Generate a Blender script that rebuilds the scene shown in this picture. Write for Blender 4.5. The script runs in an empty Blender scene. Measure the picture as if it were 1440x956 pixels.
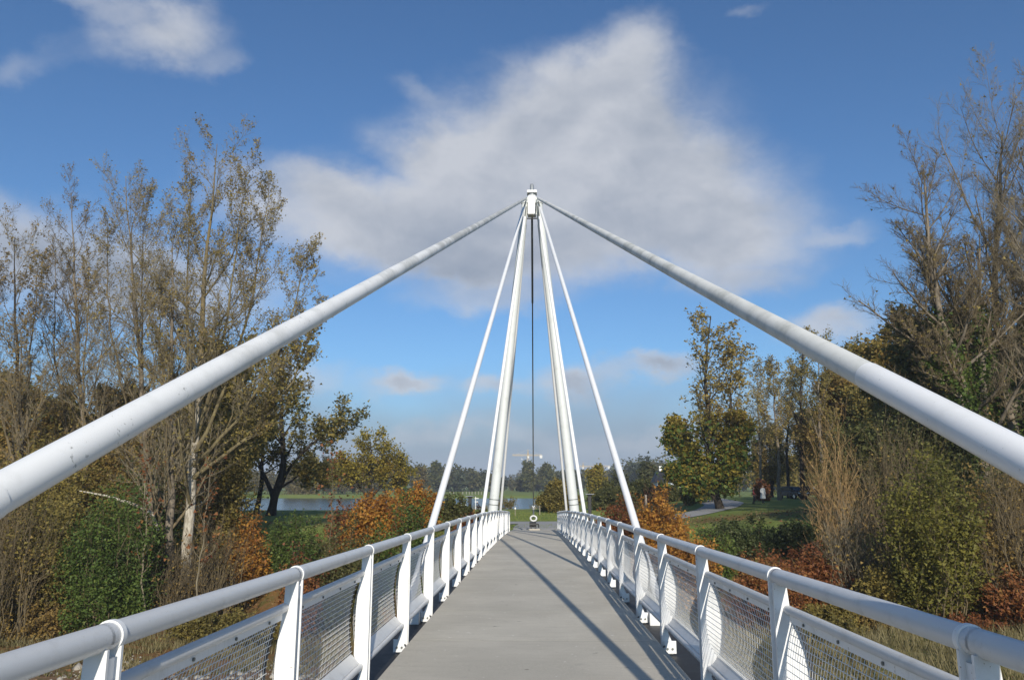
import bpy, math, random
import numpy as np
from mathutils import Vector, Matrix

scene = bpy.context.scene
COL = scene.collection
R_ = math.radians

# ------------------------------------------------------------------ camera
W_PX, H_PX, F_PX = 1440.0, 956.0, 1100.0
PITCH = math.atan(202 / F_PX)
YAW = math.atan(30 / F_PX * math.cos(PITCH))
EYE = np.array([0.0, 0.0, 1.65])
cam_d = bpy.data.cameras.new("camera")
cam = bpy.data.objects.new("camera", cam_d)
COL.objects.link(cam)
cam.location = EYE
cam.rotation_euler = (math.pi / 2 + PITCH, 0, YAW)
cam_d.sensor_width = 36.0
cam_d.lens = 36.0 * F_PX / W_PX
cam_d.clip_start = 0.05
cam_d.clip_end = 9000
scene.camera = cam
FW = np.array([-math.sin(YAW) * math.cos(PITCH), math.cos(YAW) * math.cos(PITCH), math.sin(PITCH)])
RT = np.array([math.cos(YAW), math.sin(YAW), 0.0])
UP = np.cross(RT, FW)


def ray(px, py):
    d = FW * F_PX + RT * (px - 720) - UP * (py - 478)
    return d / np.linalg.norm(d)


def at_y(px, py, y):
    d = ray(px, py)
    return EYE + d * (y / d[1])


def col_x(px, y, py=680):
    return float(at_y(px, py, y)[0])


# ------------------------------------------------------------------ sun, sky, exposure
SX, SY = 0.30, 2.10                       # shadow shift per metre of height
SUN = Vector((SX, -SY, 1.0)).normalized()
SUN_EL = math.asin(SUN.z)
sun_d = bpy.data.lights.new("sun", 'SUN')
sun_d.energy = 5.0
sun_d.angle = R_(0.5)
sun_d.color = (1.0, 0.93, 0.82)
sun = bpy.data.objects.new("sun", sun_d)
COL.objects.link(sun)
sun.location = (20, -60, 60)
sun.rotation_euler = (-SUN).to_track_quat('-Z', 'Y').to_euler()

scene.view_settings.view_transform = 'Standard'
scene.view_settings.look = 'None'
scene.view_settings.gamma = 1.0
scene.view_settings.exposure = 0.0
scene.view_settings.use_curve_mapping = False
scene.render.engine = 'CYCLES'
scene.cycles.use_denoising = True
scene.cycles.max_bounces = 6
scene.cycles.diffuse_bounces = 3
scene.cycles.glossy_bounces = 3
scene.cycles.transmission_bounces = 3
scene.cycles.transparent_max_bounces = 6
scene.cycles.caustics_reflective = False
scene.cycles.caustics_refractive = False

world = bpy.data.worlds.new("World")
scene.world = world
world.use_nodes = True
WN, WL = world.node_tree.nodes, world.node_tree.links
WN.clear()


class NG:
    """tiny expression builder over a node tree"""
    def __init__(s, nt):
        s.n, s.l = nt.nodes, nt.links

    def put(s, sock, v):
        if isinstance(v, bpy.types.NodeSocket):
            s.l.new(v, sock)
        elif isinstance(v, (tuple, list)) and len(v) == 3 and sock.type == 'RGBA':
            sock.default_value = (*v, 1)
        else:
            sock.default_value = v

    def m(s, op, a, b=0.0, c=0.0, clamp=False):
        n = s.n.new('ShaderNodeMath'); n.operation = op; n.use_clamp = clamp
        s.put(n.inputs[0], a); s.put(n.inputs[1], b); s.put(n.inputs[2], c)
        return n.outputs[0]

    def vm(s, op, a, b=(0, 0, 0)):
        n = s.n.new('ShaderNodeVectorMath'); n.operation = op
        s.put(n.inputs[0], a)
        s.put(n.inputs[1], b)
        return n.outputs[0]

    def noise(s, vec, scale, detail=4, rough=.55, dist=0.0, out='Fac'):
        n = s.n.new('ShaderNodeTexNoise')
        if vec is not None: s.l.new(vec, n.inputs['Vector'])
        n.inputs['Scale'].default_value = scale; n.inputs['Detail'].default_value = detail
        n.inputs['Roughness'].default_value = rough; n.inputs['Distortion'].default_value = dist
        return n.outputs[out]

    def ramp(s, fac, stops, interp='LINEAR'):
        n = s.n.new('ShaderNodeValToRGB'); s.put(n.inputs[0], fac)
        cr = n.color_ramp; cr.interpolation = interp
        while len(cr.elements) < len(stops): cr.elements.new(.5)
        for e, (p, c) in zip(cr.elements, stops):
            e.position = p; e.color = (*c, 1) if len(c) == 3 else c
        return n.outputs[0]

    def step(s, x, lo, hi):
        n = s.n.new('ShaderNodeMapRange'); n.interpolation_type = 'SMOOTHSTEP'
        s.put(n.inputs[0], x); n.inputs[1].default_value = lo; n.inputs[2].default_value = hi
        return n.outputs[0]

    def mix(s, fac, a, b, mode='MIX'):
        n = s.n.new('ShaderNodeMix'); n.data_type = 'RGBA'; n.blend_type = mode
        s.put(n.inputs[0], fac); s.put(n.inputs[6], a); s.put(n.inputs[7], b)
        return n.outputs[2]

    def sep(s, v):
        n = s.n.new('ShaderNodeSeparateXYZ'); s.l.new(v, n.inputs[0]); return n.outputs

    def comb(s, x, y, z):
        n = s.n.new('ShaderNodeCombineXYZ')
        for i, v in enumerate((x, y, z)): s.put(n.inputs[i], v)
        return n.outputs[0]


def build_world():
    g = NG(world.node_tree)
    sky = WN.new('ShaderNodeTexSky'); sky.sky_type = 'NISHITA'; sky.sun_disc = False
    sky.sun_elevation = SUN_EL
    sky.sun_rotation = math.atan2(SUN.x, SUN.y)
    sky.altitude = 200; sky.air_density = 1.0; sky.dust_density = 0.7; sky.ozone_density = 2.0
    tc = WN.new('ShaderNodeTexCoord')
    d = tc.outputs['Generated']
    x, y, z = g.sep(d)
    az = g.m('ARCTAN2', x, y)
    el = g.m('ARCSINE', z)
    body = g.noise(g.vm('MULTIPLY', d, (1, 1, 1.8)), 4.0, 5, .5)
    # domain warped by noise so the clouds fray
    wv = g.vm('MULTIPLY', d, (1.0, 1.0, 1.5))
    w1 = g.noise(wv, 5.0, 9, .62)
    w2 = g.noise(g.vm('ADD', wv, (7.3, 1.1, 3.7)), 5.0, 9, .62)
    a = g.m('ADD', az, g.m('MULTIPLY', g.m('SUBTRACT', w1, .5), .15))
    e = g.m('ADD', el, g.m('MULTIPLY', g.m('SUBTRACT', w2, .5), .14))
    # cloud banks: centre px, radii px, tilt deg, weight
    banks = [
        (790, 225, 220, 112, 0, 1.25), (895, 105, 62, 85, 10, .9), (1000, 310, 130, 95, 12, 1.15), (850, 150, 90, 62, 20, 1.0),
        (630, 232, 85, 58, 0, 1.05), (530, 312, 200, 58, 10, 1.1), (740, 330, 340, 78, 0, 1.0), (900, 240, 130, 90, 25, 1.1),
        (120, 375, 320, 85, 5, 1.0), (225, 50, 105, 56, -20, .74), (310, 90, 50, 30, -20, .4), (40, 95, 85, 35, -25, .36), (125, 5, 80, 40, 0, .5),
        (570, 543, 66, 22, -4, .85), (930, 518, 70, 24, 4, .85), (700, 556, 60, 20, 0, .7), (600, 620, 200, 22, 0, .5), (880, 615, 200, 22, 0, .5),
        (815, 535, 70, 30, -6, .8), (1165, 468, 80, 36, 0, .75), (1175, 318, 62, 20, 0, .45), (1060, 5, 44, 18, 0, .34), (600, 130, 50, 22, 20, .34),
        (430, 520, 90, 40, 0, .55), (700, 410, 120, 30, 0, .5), (1060, 390, 90, 30, 0, .5),
    ]
    dens = None
    for (px, py, rx, ry, tilt, wt) in banks:
        r = ray(px, py)
        a0, e0 = math.atan2(r[0], r[1]), math.asin(r[2])
        r2 = ray(px + 10, py); r3 = ray(px, py - 10)
        ka = (math.atan2(r2[0], r2[1]) - a0) / 10; ke = (math.asin(r3[2]) - e0) / 10
        A, B = rx * ka, ry * ke
        t = R_(tilt)
        da = g.m('SUBTRACT', a, a0); de = g.m('SUBTRACT', e, e0)
        u = g.m('ADD', g.m('MULTIPLY', da, math.cos(t) / A), g.m('MULTIPLY', de, -math.sin(t) / A))
        v = g.m('ADD', g.m('MULTIPLY', da, math.sin(t) / B), g.m('MULTIPLY', de, math.cos(t) / B))
        q = g.m('ADD', g.m('MULTIPLY', u, u), g.m('MULTIPLY', v, v))
        b = g.m('MULTIPLY', g.m('EXPONENT', g.m('MULTIPLY', q, -1.05)), wt)
        dens = b if dens is None else g.m('MAXIMUM', g.m('MAXIMUM', dens, b), g.m('MULTIPLY', g.m('ADD', dens, b), .72))
    # the same broken cloud goes on over the rest of the sky
    rest = g.step(g.m('ABSOLUTE', az), .75, 1.0)
    far = g.step(g.noise(wv, 2.2, 6, .55), .52, .75)
    dens = g.m('MAXIMUM', dens, g.m('MULTIPLY', g.m('MULTIPLY', rest, far), .9))
    fine = g.noise(g.vm('MULTIPLY', d, (1, 1, 1.5)), 10.0, 7, .55, .2)
    dens = g.m('ADD', dens, g.m('MULTIPLY', g.m('SUBTRACT', fine, .5), .30))
    alpha = g.m('MULTIPLY', g.m('POWER', g.step(dens, .16, .92), .85), .95)
    # low veil of distant cloud above the horizon, all round
    veil = g.m('MULTIPLY', g.m('SUBTRACT', 1.0, g.step(g.m('ADD', el, g.m('MULTIPLY', g.m('SUBTRACT', body, .5), .12)), .02, .17)), .88)
    # sunlit flanks: where the cloud thins towards the upper left it is brighter, the bellies stay grey
    up = g.noise(g.vm('ADD', g.vm('MULTIPLY', d, (1, 1, 1.5)), (-.012, 0, .03)), 10.0, 7, .55, .2)
    rim = g.m('MULTIPLY', g.m('SUBTRACT', fine, up), .55)
    belly = g.m('MULTIPLY', g.step(dens, .55, 1.15), g.step(g.m('SUBTRACT', .42, e), 0.0, .22))
    lit = g.m('ADD', g.m('ADD', g.m('MULTIPLY', body, .8), rim), g.m('SUBTRACT', .27, g.m('MULTIPLY', belly, .36)))
    ccol = g.ramp(lit, [(.26, (2.9, 3.4, 4.3)), (.48, (4.2, 4.6, 5.35)), (.72, (5.9, 6.15, 6.7))])
    skyc = g.mix(1.0, sky.outputs[0], (0.61, 0.91, 1.19), 'MULTIPLY')
    skyc = g.mix(veil, skyc, (2.75, 3.35, 4.35))
    out = g.mix(alpha, skyc, ccol)
    bg = WN.new('ShaderNodeBackground'); g.l.new(out, bg.inputs[0]); bg.inputs[1].default_value = 0.10
    wo = WN.new('ShaderNodeOutputWorld'); g.l.new(bg.outputs[0], wo.inputs[0])


build_world()

# ------------------------------------------------------------------ materials
MATS = {}


def new_mat(name):
    m = bpy.data.materials.new(name); m.use_nodes = True
    g = NG(m.node_tree)
    b = m.node_tree.nodes['Principled BSDF']
    MATS[name] = m
    return m, g, b


def pos(g):
    n = g.n.new('ShaderNodeNewGeometry'); return n.outputs['Position']


def bump(g, b, h, strength=.3, dist=.02):
    n = g.n.new('ShaderNodeBump'); n.inputs['Strength'].default_value = strength
    n.inputs['Distance'].default_value = dist
    g.l.new(h, n.inputs['Height']); g.l.new(n.outputs[0], b.inputs['Normal'])


def paint(name, col, dirt, amount=.5, scale=3.0, rough=.4, specks=0.0, metal=0.0, lo=.5, hi=.75):
    m, g, b = new_mat(name)
    p = pos(g)
    n1 = g.noise(p, scale, 6, .65)
    f = g.m('MULTIPLY', g.step(n1, lo, hi), amount)
    c = g.mix(f, col, dirt)
    if specks:
        n2 = g.noise(p, scale * 14, 3, .6)
        n3 = g.noise(p, scale * 2.2, 3, .6)
        s = g.m('MULTIPLY', g.step(n2, .66, .70), g.m('MULTIPLY', g.step(n3, .5, .62), specks))
        c = g.mix(s, c, (.10, .10, .09))
    g.l.new(c, b.inputs['Base Color'])
    g.l.new(g.m('ADD', g.m('MULTIPLY', n1, .3), rough - .15), b.inputs['Roughness'])
    b.inputs['Metallic'].default_value = metal
    return m




def mat_white_paint():
    m, g, b = new_mat('white_paint')
    p = pos(g)
    run = g.noise(g.vm('MULTIPLY', p, (1, 1, .12)), 26, 4, .6)          # run-off streaks
    cloud = g.noise(p, 4.5, 6, .65); chip = g.noise(p, 60, 3, .6); area = g.noise(p, 3.1, 3, .6)
    c = g.mix(g.m('MULTIPLY', g.step(run, .52, .72), .38), (.80, .80, .785), (.56, .55, .50))
    c = g.mix(g.m('MULTIPLY', g.step(cloud, .52, .74), .5), c, (.60, .59, .54))
    c = g.mix(g.m('MULTIPLY', g.step(chip, .66, .69), g.m('MULTIPLY', g.step(area, .5, .6), .8)), c, (.26, .19, .13))
    g.l.new(c, b.inputs['Base Color'])
    g.l.new(g.m('ADD', g.m('MULTIPLY', cloud, .35), .25), b.inputs['Roughness'])


mat_white_paint()
paint('stay_clean', (.80, .80, .79), (.64, .64, .60), .5, 3.0, .32, .35)
paint('stay_weathered', (.66, .66, .62), (.32, .33, .29), .8, 2.2, .6, .4, lo=.42, hi=.72)


def mat_stay_aged():
    m, g, b = new_mat('stay_aged')
    p = pos(g); y = g.sep(p)[1]
    n1 = g.noise(p, 2.4, 6, .65); n2 = g.noise(p, 34, 3, .6); n3 = g.noise(p, 6, 3, .6)
    age = g.step(y, 1.5, 15)                       # lichen and soot settle on the upper length
    f = g.m('MULTIPLY', g.step(g.m('ADD', n1, g.m('MULTIPLY', age, .22)), .5, .78), g.m('ADD', .35, g.m('MULTIPLY', age, .5)))
    c = g.mix(f, (.78, .78, .76), (.36, .365, .33))
    c = g.mix(g.m('MULTIPLY', g.step(n2, .62, .67), g.m('MULTIPLY', g.step(n3, .5, .64), .6)), c, (.13, .13, .11))
    g.l.new(c, b.inputs['Base Color']); b.inputs['Roughness'].default_value = .42


mat_stay_aged()
paint('mast_paint', (.62, .64, .62), (.45, .46, .43), .6, 1.5, .5, .5)
paint('rail_paint', (.60, .605, .60), (.44, .44, .425), .6, 6.0, .38, .35)
paint('wire_metal', (.80, .80, .78), (.6, .59, .55), .4, 8.0, .4)
paint('dark_steel', (.05, .05, .052), (.10, .09, .075), .5, 5.0, .55)
paint('cable_steel', (.17, .18, .165), (.28, .28, .25), .6, 3.0, .5, metal=.4)
paint('black_rubber', (.015, .015, .016), (.04, .04, .04), .5, 6.0, .6)
paint('girder', (.16, .16, .15), (.08, .07, .06), .6, 2.0, .7)
paint('grey_cap', (.22, .24, .26), (.15, .15, .16), .5, 6.0, .4)
paint('crane_yellow', (.62, .42, .13), (.5, .36, .16), .5, .2, .5)
paint('crane_pale', (.7, .68, .62), (.5, .5, .46), .5, .2, .5)
paint('roof_dark', (.022, .022, .026), (.04, .04, .04), .5, 1.0, .6)
paint('wall_pale', (.50, .56, .66), (.42, .46, .52), .5, 1.0, .7)
paint('car_body', (.012, .014, .018), (.02, .02, .022), .4, 3.0, .25)
paint('chrome', (.6, .6, .6), (.5, .5, .5), .4, 3.0, .2, metal=.9)
paint('coat_white', (.78, .78, .76), (.6, .6, .58), .5, 8.0, .8)
paint('jacket_red', (.36, .07, .07), (.24, .05, .05), .5, 8.0, .8)
paint('trouser_dark', (.03, .03, .04), (.05, .05, .05), .5, 8.0, .8)
paint('skin', (.5, .32, .24), (.45, .28, .2), .4, 10, .6)
paint('hair', (.08, .05, .03), (.05, .03, .02), .4, 20, .6)
paint('wood_grey', (.30, .26, .20), (.18, .15, .11), .6, 6.0, .8)
paint('stone_pale', (.33, .30, .25), (.20, .18, .14), .6, 5.0, .85)


def mat_concrete():
    m, g, b = new_mat('concrete')
    p = pos(g)
    big = g.noise(p, .7, 6, .62)
    drag = g.noise(g.vm('MULTIPLY', p, (1.0, 6.0, 1)), 2.2, 5, .65)     # broomed across the walking line
    blot = g.noise(p, 3.4, 6, .7)
    fin = g.noise(p, 75, 3, .75); grit = g.noise(p, 210, 2, .6)
    c = g.mix(g.step(big, .3, .72), (.43, .392, .315), (.56, .512, .418))
    c = g.mix(g.m('MULTIPLY', g.step(drag, .45, .75), .45), c, (.36, .325, .258))
    c = g.mix(g.m('MULTIPLY', g.step(blot, .58, .74), .5), c, (.30, .275, .23))
    c = g.mix(g.m('MULTIPLY', g.step(fin, .38, .72), .5), c, (.69, .64, .53))
    c = g.mix(g.m('MULTIPLY', g.step(grit, .55, .7), .45), c, (.25, .23, .20))
    sp = g.noise(p, 11, 3, .5)
    c = g.mix(g.m('MULTIPLY', g.step(sp, .70, .73), .8), c, (.74, .71, .64))
    sp2 = g.noise(g.vm('ADD', p, (9, 4, 2)), 7, 3, .5)
    c = g.mix(g.m('MULTIPLY', g.step(sp2, .71, .74), .7), c, (.17, .15, .12))
    oi = g.n.new('ShaderNodeObjectInfo')
    c = g.mix(g.m('MULTIPLY', oi.outputs['Random'], .2), c, (.33, .305, .262))
    g.l.new(c, b.inputs['Base Color']); b.inputs['Roughness'].default_value = .88
    bump(g, b, fin, .5, .005)


mat_concrete()


def mat_asphalt():
    m, g, b = new_mat('path_asphalt')
    p = pos(g)
    n = g.noise(p, .4, 5, .6); f = g.noise(p, 30, 3, .6)
    c = g.mix(n, (.27, .265, .25), (.36, .35, .335)); c = g.mix(g.m('MULTIPLY', f, .3), c, (.2, .2, .19))
    g.l.new(c, b.inputs['Base Color']); b.inputs['Roughness'].default_value = .9


mat_asphalt()


def mat_ground():
    m, g, b = new_mat('ground')
    p = pos(g)
    at = g.n.new('ShaderNodeAttribute'); at.attribute_name = 'cover'
    gr, li, dry = g.sep(at.outputs['Vector'])
    n1 = g.noise(p, .22, 6, .6); n2 = g.noise(p, 2.3, 5, .65); n3 = g.noise(p, 14, 4, .7)
    lawn = g.mix(g.step(n1, .3, .7), (.15, .205, .042), (.21, .225, .06))
    lawn = g.mix(g.m('MULTIPLY', n3, .5), lawn, (.10, .14, .03))
    vor = g.n.new('ShaderNodeTexVoronoi'); g.l.new(p, vor.inputs['Vector']); vor.inputs['Scale'].default_value = 9
    vc = g.n.new('ShaderNodeSeparateColor'); g.l.new(vor.outputs['Color'], vc.inputs[0])
    grav = g.mix(vc.outputs[0], (.13, .115, .085), (.36, .33, .27))
    grav = g.mix(g.m('MULTIPLY', g.step(n2, .45, .65), .6), grav, (.14, .10, .055))
    litter = g.mix(n3, (.11, .055, .025), (.27, .12, .05))
    litter = g.mix(g.step(n2, .4, .7), litter, (.10, .09, .03))
    dryg = g.mix(n3, (.15, .12, .045), (.34, .28, .13))
    dryg = g.mix(g.step(n2, .42, .66), dryg, (.10, .11, .03))
    c = g.mix(gr, lawn, grav); c = g.mix(li, c, litter); c = g.mix(dry, c, dryg)
    g.l.new(c, b.inputs['Base Color']); b.inputs['Roughness'].default_value = .95
    b.inputs['Specular IOR Level'].default_value = .15
    bump(g, b, n3, .6, .06)


mat_ground()


def mat_water():
    m, g, b = new_mat('lake_water')
    p = pos(g)
    w = g.noise(g.vm('MULTIPLY', p, (1.0, 1.6, 1)), .9, 4, .6)
    b.inputs['Base Color'].default_value = (.035, .055, .07, 1)
    b.inputs['Roughness'].default_value = .16
    b.inputs['IOR'].default_value = 1.33
    bump(g, b, w, .5, .12)


mat_water()


def mat_bark(name, light, dark, patch=.5, scale=1.0, high=None):
    m, g, b = new_mat(name)
    p = pos(g)
    n = g.noise(g.vm('MULTIPLY', p, (1, 1, .28)), 7 * scale, 5, .65)
    n2 = g.noise(p, 2.0 * scale, 4, .6)
    c = g.mix(g.step(n, .38, .66), light, dark)
    c = g.mix(g.m('MULTIPLY', g.step(n2, .5, .68), patch), c, tuple(v * .6 for v in dark))
    if high: c = g.mix(g.step(g.m('ADD', g.sep(p)[2], g.m('MULTIPLY', n2, 4.0)), 4.0, 12.0), c, high)
    g.l.new(c, b.inputs['Base Color']); b.inputs['Roughness'].default_value = .9
    b.inputs['Specular IOR Level'].default_value = .2
    bump(g, b, n, .6, .03)


mat_bark('bark_pale', (.52, .47, .38), (.22, .19, .14), .5, 1.0, (.17, .135, .075))
mat_bark('bark_grey', (.24, .20, .15), (.11, .09, .065), .5)
mat_bark('bark_dark', (.055, .045, .035), (.025, .02, .016), .5)
mat_bark('bark_olive', (.20, .165, .085), (.10, .08, .045), .4)
mat_bark('twig_grey', (.23, .195, .13), (.145, .12, .078), .3)
mat_bark('twig_brown', (.18, .14, .08), (.10, .078, .045), .3)
mat_bark('twig_gold', (.36, .24, .11), (.22, .145, .065), .3)
mat_bark('twig_rust', (.20, .085, .05), (.12, .05, .03), .3)


def mat_leaf(name, cols, trans=.42):
    m, g, b = new_mat(name)
    at = g.n.new('ShaderNodeAttribute'); at.attribute_name = 'tint'
    n = len(cols)
    c = g.ramp(at.outputs['Fac'], [(i / max(1, n - 1), c) for i, c in enumerate(cols)])
    nz = g.noise(pos(g), .7, 3, .6)
    c = g.mix(g.m('MULTIPLY', g.step(nz, .4, .7), .35), c, cols[0])
    g.l.new(c, b.inputs['Base Color']); b.inputs['Roughness'].default_value = .6
    b.inputs['Specular IOR Level'].default_value = .25
    tr = g.n.new('ShaderNodeBsdfTranslucent'); g.l.new(c, tr.inputs[0])
    mx = g.n.new('ShaderNodeMixShader'); mx.inputs[0].default_value = trans
    g.l.new(b.outputs[0], mx.inputs[1]); g.l.new(tr.outputs[0], mx.inputs[2])
    g.l.new(mx.outputs[0], g.n['Material Output'].inputs[0])


mat_leaf('leaf_poplar', [(0.22, 0.171, 0.066), (0.33, 0.253, 0.077), (0.44, 0.341, 0.099), (0.297, 0.182, 0.066)])
mat_leaf('leaf_olive', [(0.138, 0.121, 0.0403), (0.23, 0.19, 0.0552), (0.322, 0.253, 0.0667), (0.368, 0.27, 0.0713)])
mat_leaf('leaf_ochre', [(0.196, 0.132, 0.0483), (0.31, 0.207, 0.0667), (0.414, 0.287, 0.0828), (0.23, 0.19, 0.0633)])
mat_leaf('leaf_green', [(0.0495, 0.0825, 0.022), (0.088, 0.138, 0.0308), (0.138, 0.198, 0.0418), (0.198, 0.226, 0.0495)])
mat_leaf('leaf_dark', [(0.0675, 0.0783, 0.0324), (0.108, 0.119, 0.0405), (0.155, 0.155, 0.0513), (0.203, 0.176, 0.0607)])
mat_leaf('leaf_gold', [(0.158, 0.142, 0.0315), (0.263, 0.221, 0.0399), (0.378, 0.294, 0.0473), (0.304, 0.179, 0.0399)])
mat_leaf('leaf_yellow', [(0.0978, 0.103, 0.0276), (0.172, 0.167, 0.0368), (0.265, 0.236, 0.046), (0.138, 0.132, 0.0345)])
mat_leaf('leaf_bramble', [(0.039, 0.0585, 0.0234), (0.0715, 0.0975, 0.0312), (0.111, 0.137, 0.0455), (0.247, 0.26, 0.13)])
mat_leaf('leaf_orange', [(0.209, 0.0858, 0.0264), (0.419, 0.185, 0.0374), (0.567, 0.317, 0.055), (0.333, 0.119, 0.033)])
mat_leaf('leaf_rust', [(0.14, 0.0543, 0.0287), (0.24, 0.0905, 0.0368), (0.354, 0.145, 0.0483), (0.38, 0.217, 0.0633)])
mat_leaf('leaf_litter', [(.10, .05, .025), (.22, .10, .04), (.34, .24, .12), (.30, .13, .05)], .1)
mat_leaf('grass_dry', [(0.0864, 0.0864, 0.0252), (0.173, 0.144, 0.0612), (0.274, 0.23, 0.122), (0.122, 0.101, 0.036)], .2)
mat_leaf('grass_lawn', [(.13, .18, .04), (.18, .24, .05), (.24, .27, .07), (.28, .27, .09)], .3)
mat_leaf('far_wood', [(.038, .05, .026), (.058, .068, .028), (.085, .085, .032), (.12, .095, .038)], .1)
mat_leaf('far_brown', [(.085, .07, .035), (.12, .10, .045), (.16, .13, .05), (.19, .155, .06)], .1)

mg, gg, bb = new_mat('car_glass')
bb.inputs['Base Color'].default_value = (.02, .025, .03, 1); bb.inputs['Roughness'].default_value = .08
mg, gg, bb = new_mat('lamp_glass')
bb.inputs['Base Color'].default_value = (.8, .8, .78, 1); bb.inputs['Roughness'].default_value = .15


# ------------------------------------------------------------------ mesh helpers
def link(ob):
    COL.objects.link(ob); return ob


def raw_mesh(name, V, F, mat, smooth=False, tint=None):
    """V (n,3) array, F list of (k,m) int arrays with m = 3 or 4"""
    me = bpy.data.meshes.new(name)
    V = np.asarray(V, dtype=np.float32)
    me.vertices.add(len(V)); me.vertices.foreach_set('co', V.ravel())
    Fs = [np.asarray(f, dtype=np.int32) for f in F if len(f)]
    loops = np.concatenate([f.ravel() for f in Fs])
    tot = np.concatenate([np.full(len(f), f.shape[1], np.int32) for f in Fs])
    start = np.concatenate([[0], np.cumsum(tot)[:-1]]).astype(np.int32)
    me.loops.add(len(loops)); me.loops.foreach_set('vertex_index', loops)
    me.polygons.add(len(tot)); me.polygons.foreach_set('loop_start', start)
    if smooth: me.polygons.foreach_set('use_smooth', np.ones(len(tot), bool))
    if tint is not None:
        at = me.attributes.new('tint', 'FLOAT', 'POINT'); at.data.foreach_set('value', np.asarray(tint, np.float32))
    me.update(calc_edges=True)
    if mat: me.materials.append(MATS[mat])
    return me


class MB:
    """collects faces; build() links ONE mesh object"""
    def __init__(s): s.v, s.f, s.sm = [], [], []

    def add(s, vs, fs, smooth=False):
        o = len(s.v); s.v += [tuple(v) for v in vs]
        for f in fs: s.f.append(tuple(i + o for i in f)); s.sm.append(smooth)
        return s

    def box(s, x0, x1, y0, y1, z0, z1):
        vs = [(x, y, z) for z in (z0, z1) for y in (y0, y1) for x in (x0, x1)]
        return s.add(vs, [(0, 2, 3, 1), (4, 5, 7, 6), (0, 1, 5, 4), (2, 6, 7, 3), (0, 4, 6, 2), (1, 3, 7, 5)])

    def prism(s, prof, y0, y1, axis='y'):
        n = len(prof)
        if axis == 'y': A = [(u, y0, w) for u, w in prof]; B = [(u, y1, w) for u, w in prof]
        elif axis == 'x': A = [(y0, u, w) for u, w in prof]; B = [(y1, u, w) for u, w in prof]
        else: A = [(u, w, y0) for u, w in prof]; B = [(u, w, y1) for u, w in prof]
        fs = [(i, (i + 1) % n, n + (i + 1) % n, n + i) for i in range(n)]
        return s.add(A + B, fs + [tuple(range(n))[::-1], tuple(range(n, 2 * n))])

    def tube(s, pts, rad, sides=12, cap=True):
        pts = [Vector(p) for p in pts]; n = len(pts)
        rad = rad if isinstance(rad, (list, tuple)) else [rad] * n
        d0 = (pts[-1] - pts[0]).normalized()
        ref = Vector((0, 0, 1)) if abs(d0.z) < .9 else Vector((1, 0, 0))
        vs = []
        for i, p in enumerate(pts):
            t = (pts[min(i + 1, n - 1)] - pts[max(i - 1, 0)]).normalized()
            a = t.cross(ref).normalized(); b = t.cross(a)
            for k in range(sides):
                th = 2 * math.pi * k / sides
                vs.append(p + (a * math.cos(th) + b * math.sin(th)) * rad[i])
        fs = [(i * sides + k, i * sides + (k + 1) % sides, (i + 1) * sides + (k + 1) % sides, (i + 1) * sides + k)
              for i in range(n - 1) for k in range(sides)]
        s.add(vs, fs, True)
        if cap:                       # caps own their vertices so that the sides keep clean normals
            s.add(vs[:sides], [tuple(range(sides))[::-1]]); s.add(vs[-sides:], [tuple(range(sides))])
        return s

    def mesh(s, name, mat):
        me = bpy.data.meshes.new(name)
        me.from_pydata(s.v, [], s.f)
        me.polygons.foreach_set('use_smooth', s.sm)
        me.update(); me.materials.append(MATS[mat])
        return me

    def build(s, name, mat, parent=None, bevel=0.0):
        return put(name, s.mesh(name, mat), parent, bevel=bevel)


def put(name, me, parent=None, loc=None, rot=None, bevel=0.0, scale=None):
    o = bpy.data.objects.new(name, me); COL.objects.link(o)
    if parent is not None: o.parent = parent
    if loc is not None: o.location = loc
    if rot is not None: o.rotation_euler = rot
    if scale is not None: o.scale = scale
    if bevel:
        b = o.modifiers.new('bevel', 'BEVEL'); b.width = bevel; b.segments = 2; b.limit_method = 'ANGLE'
    return o


def thing(name, label, cat, loc=(0, 0, 0), rz=0.0, group=None):
    o = bpy.data.objects.new(name, None); COL.objects.link(o)
    o.location = loc; o.rotation_euler = (0, 0, rz); o.empty_display_size = .2
    return tag(o, label, cat, group)


def tag(o, label=None, cat=None, group=None, kind=None):
    if label: o['label'] = label
    if cat: o['category'] = cat
    if group: o['group'] = group
    if kind: o['kind'] = kind
    return o


# ------------------------------------------------------------------ terrain
def sst(x, a, b):
    t = np.clip((np.asarray(x, float) - a) / (b - a), 0, 1); return t * t * (3 - 2 * t)


WATER_Z = -2.85


def height(x, y):
    x = np.asarray(x, float); y = np.asarray(y, float)
    top = -1.42 + 1.15 * sst(x, 7, 24) * sst(y, 44, 58) * (1 - sst(y, 110, 180)) - .9 * sst(y, 180, 260) * sst(x, -40, 60)
    front = 47 - 3.0 * sst(x, 8, 25) + 1.2 * np.sin(x * .23) + 5 * sst(-x, 6, 30)
    zb = -6.0 + 1.6 * sst(x, 3, 15) + .35 * np.sin(x * .31 + y * .17) * .4 + .10 * np.sin(x * 1.3) * np.sin(y * 1.1)
    up = sst(y, front - 2, front + 9)
    z = zb + (top - zb) * up
    back = sst(-y, 3.5, 11)
    z = z + (-.30 - z) * back
    # lake basin
    lk = sst(y, 98 + 5 * np.sin(x * .05), 132 + 5 * np.sin(x * .05)) * (1 - sst(y, 246 + 5 * np.sin(x * .04), 262)) * (1 - sst(x, -8, 14))
    z = z + (-4.2 - z) * lk
    far = sst(y, 255, 270)
    z = z + (-2.35 - z) * far
    hills = sst(y, 900, 2600) * 26 * (.6 + .4 * np.sin(x * .0021 + 1.0))
    return z + hills


def gz(x, y): return float(height(x, y))


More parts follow.
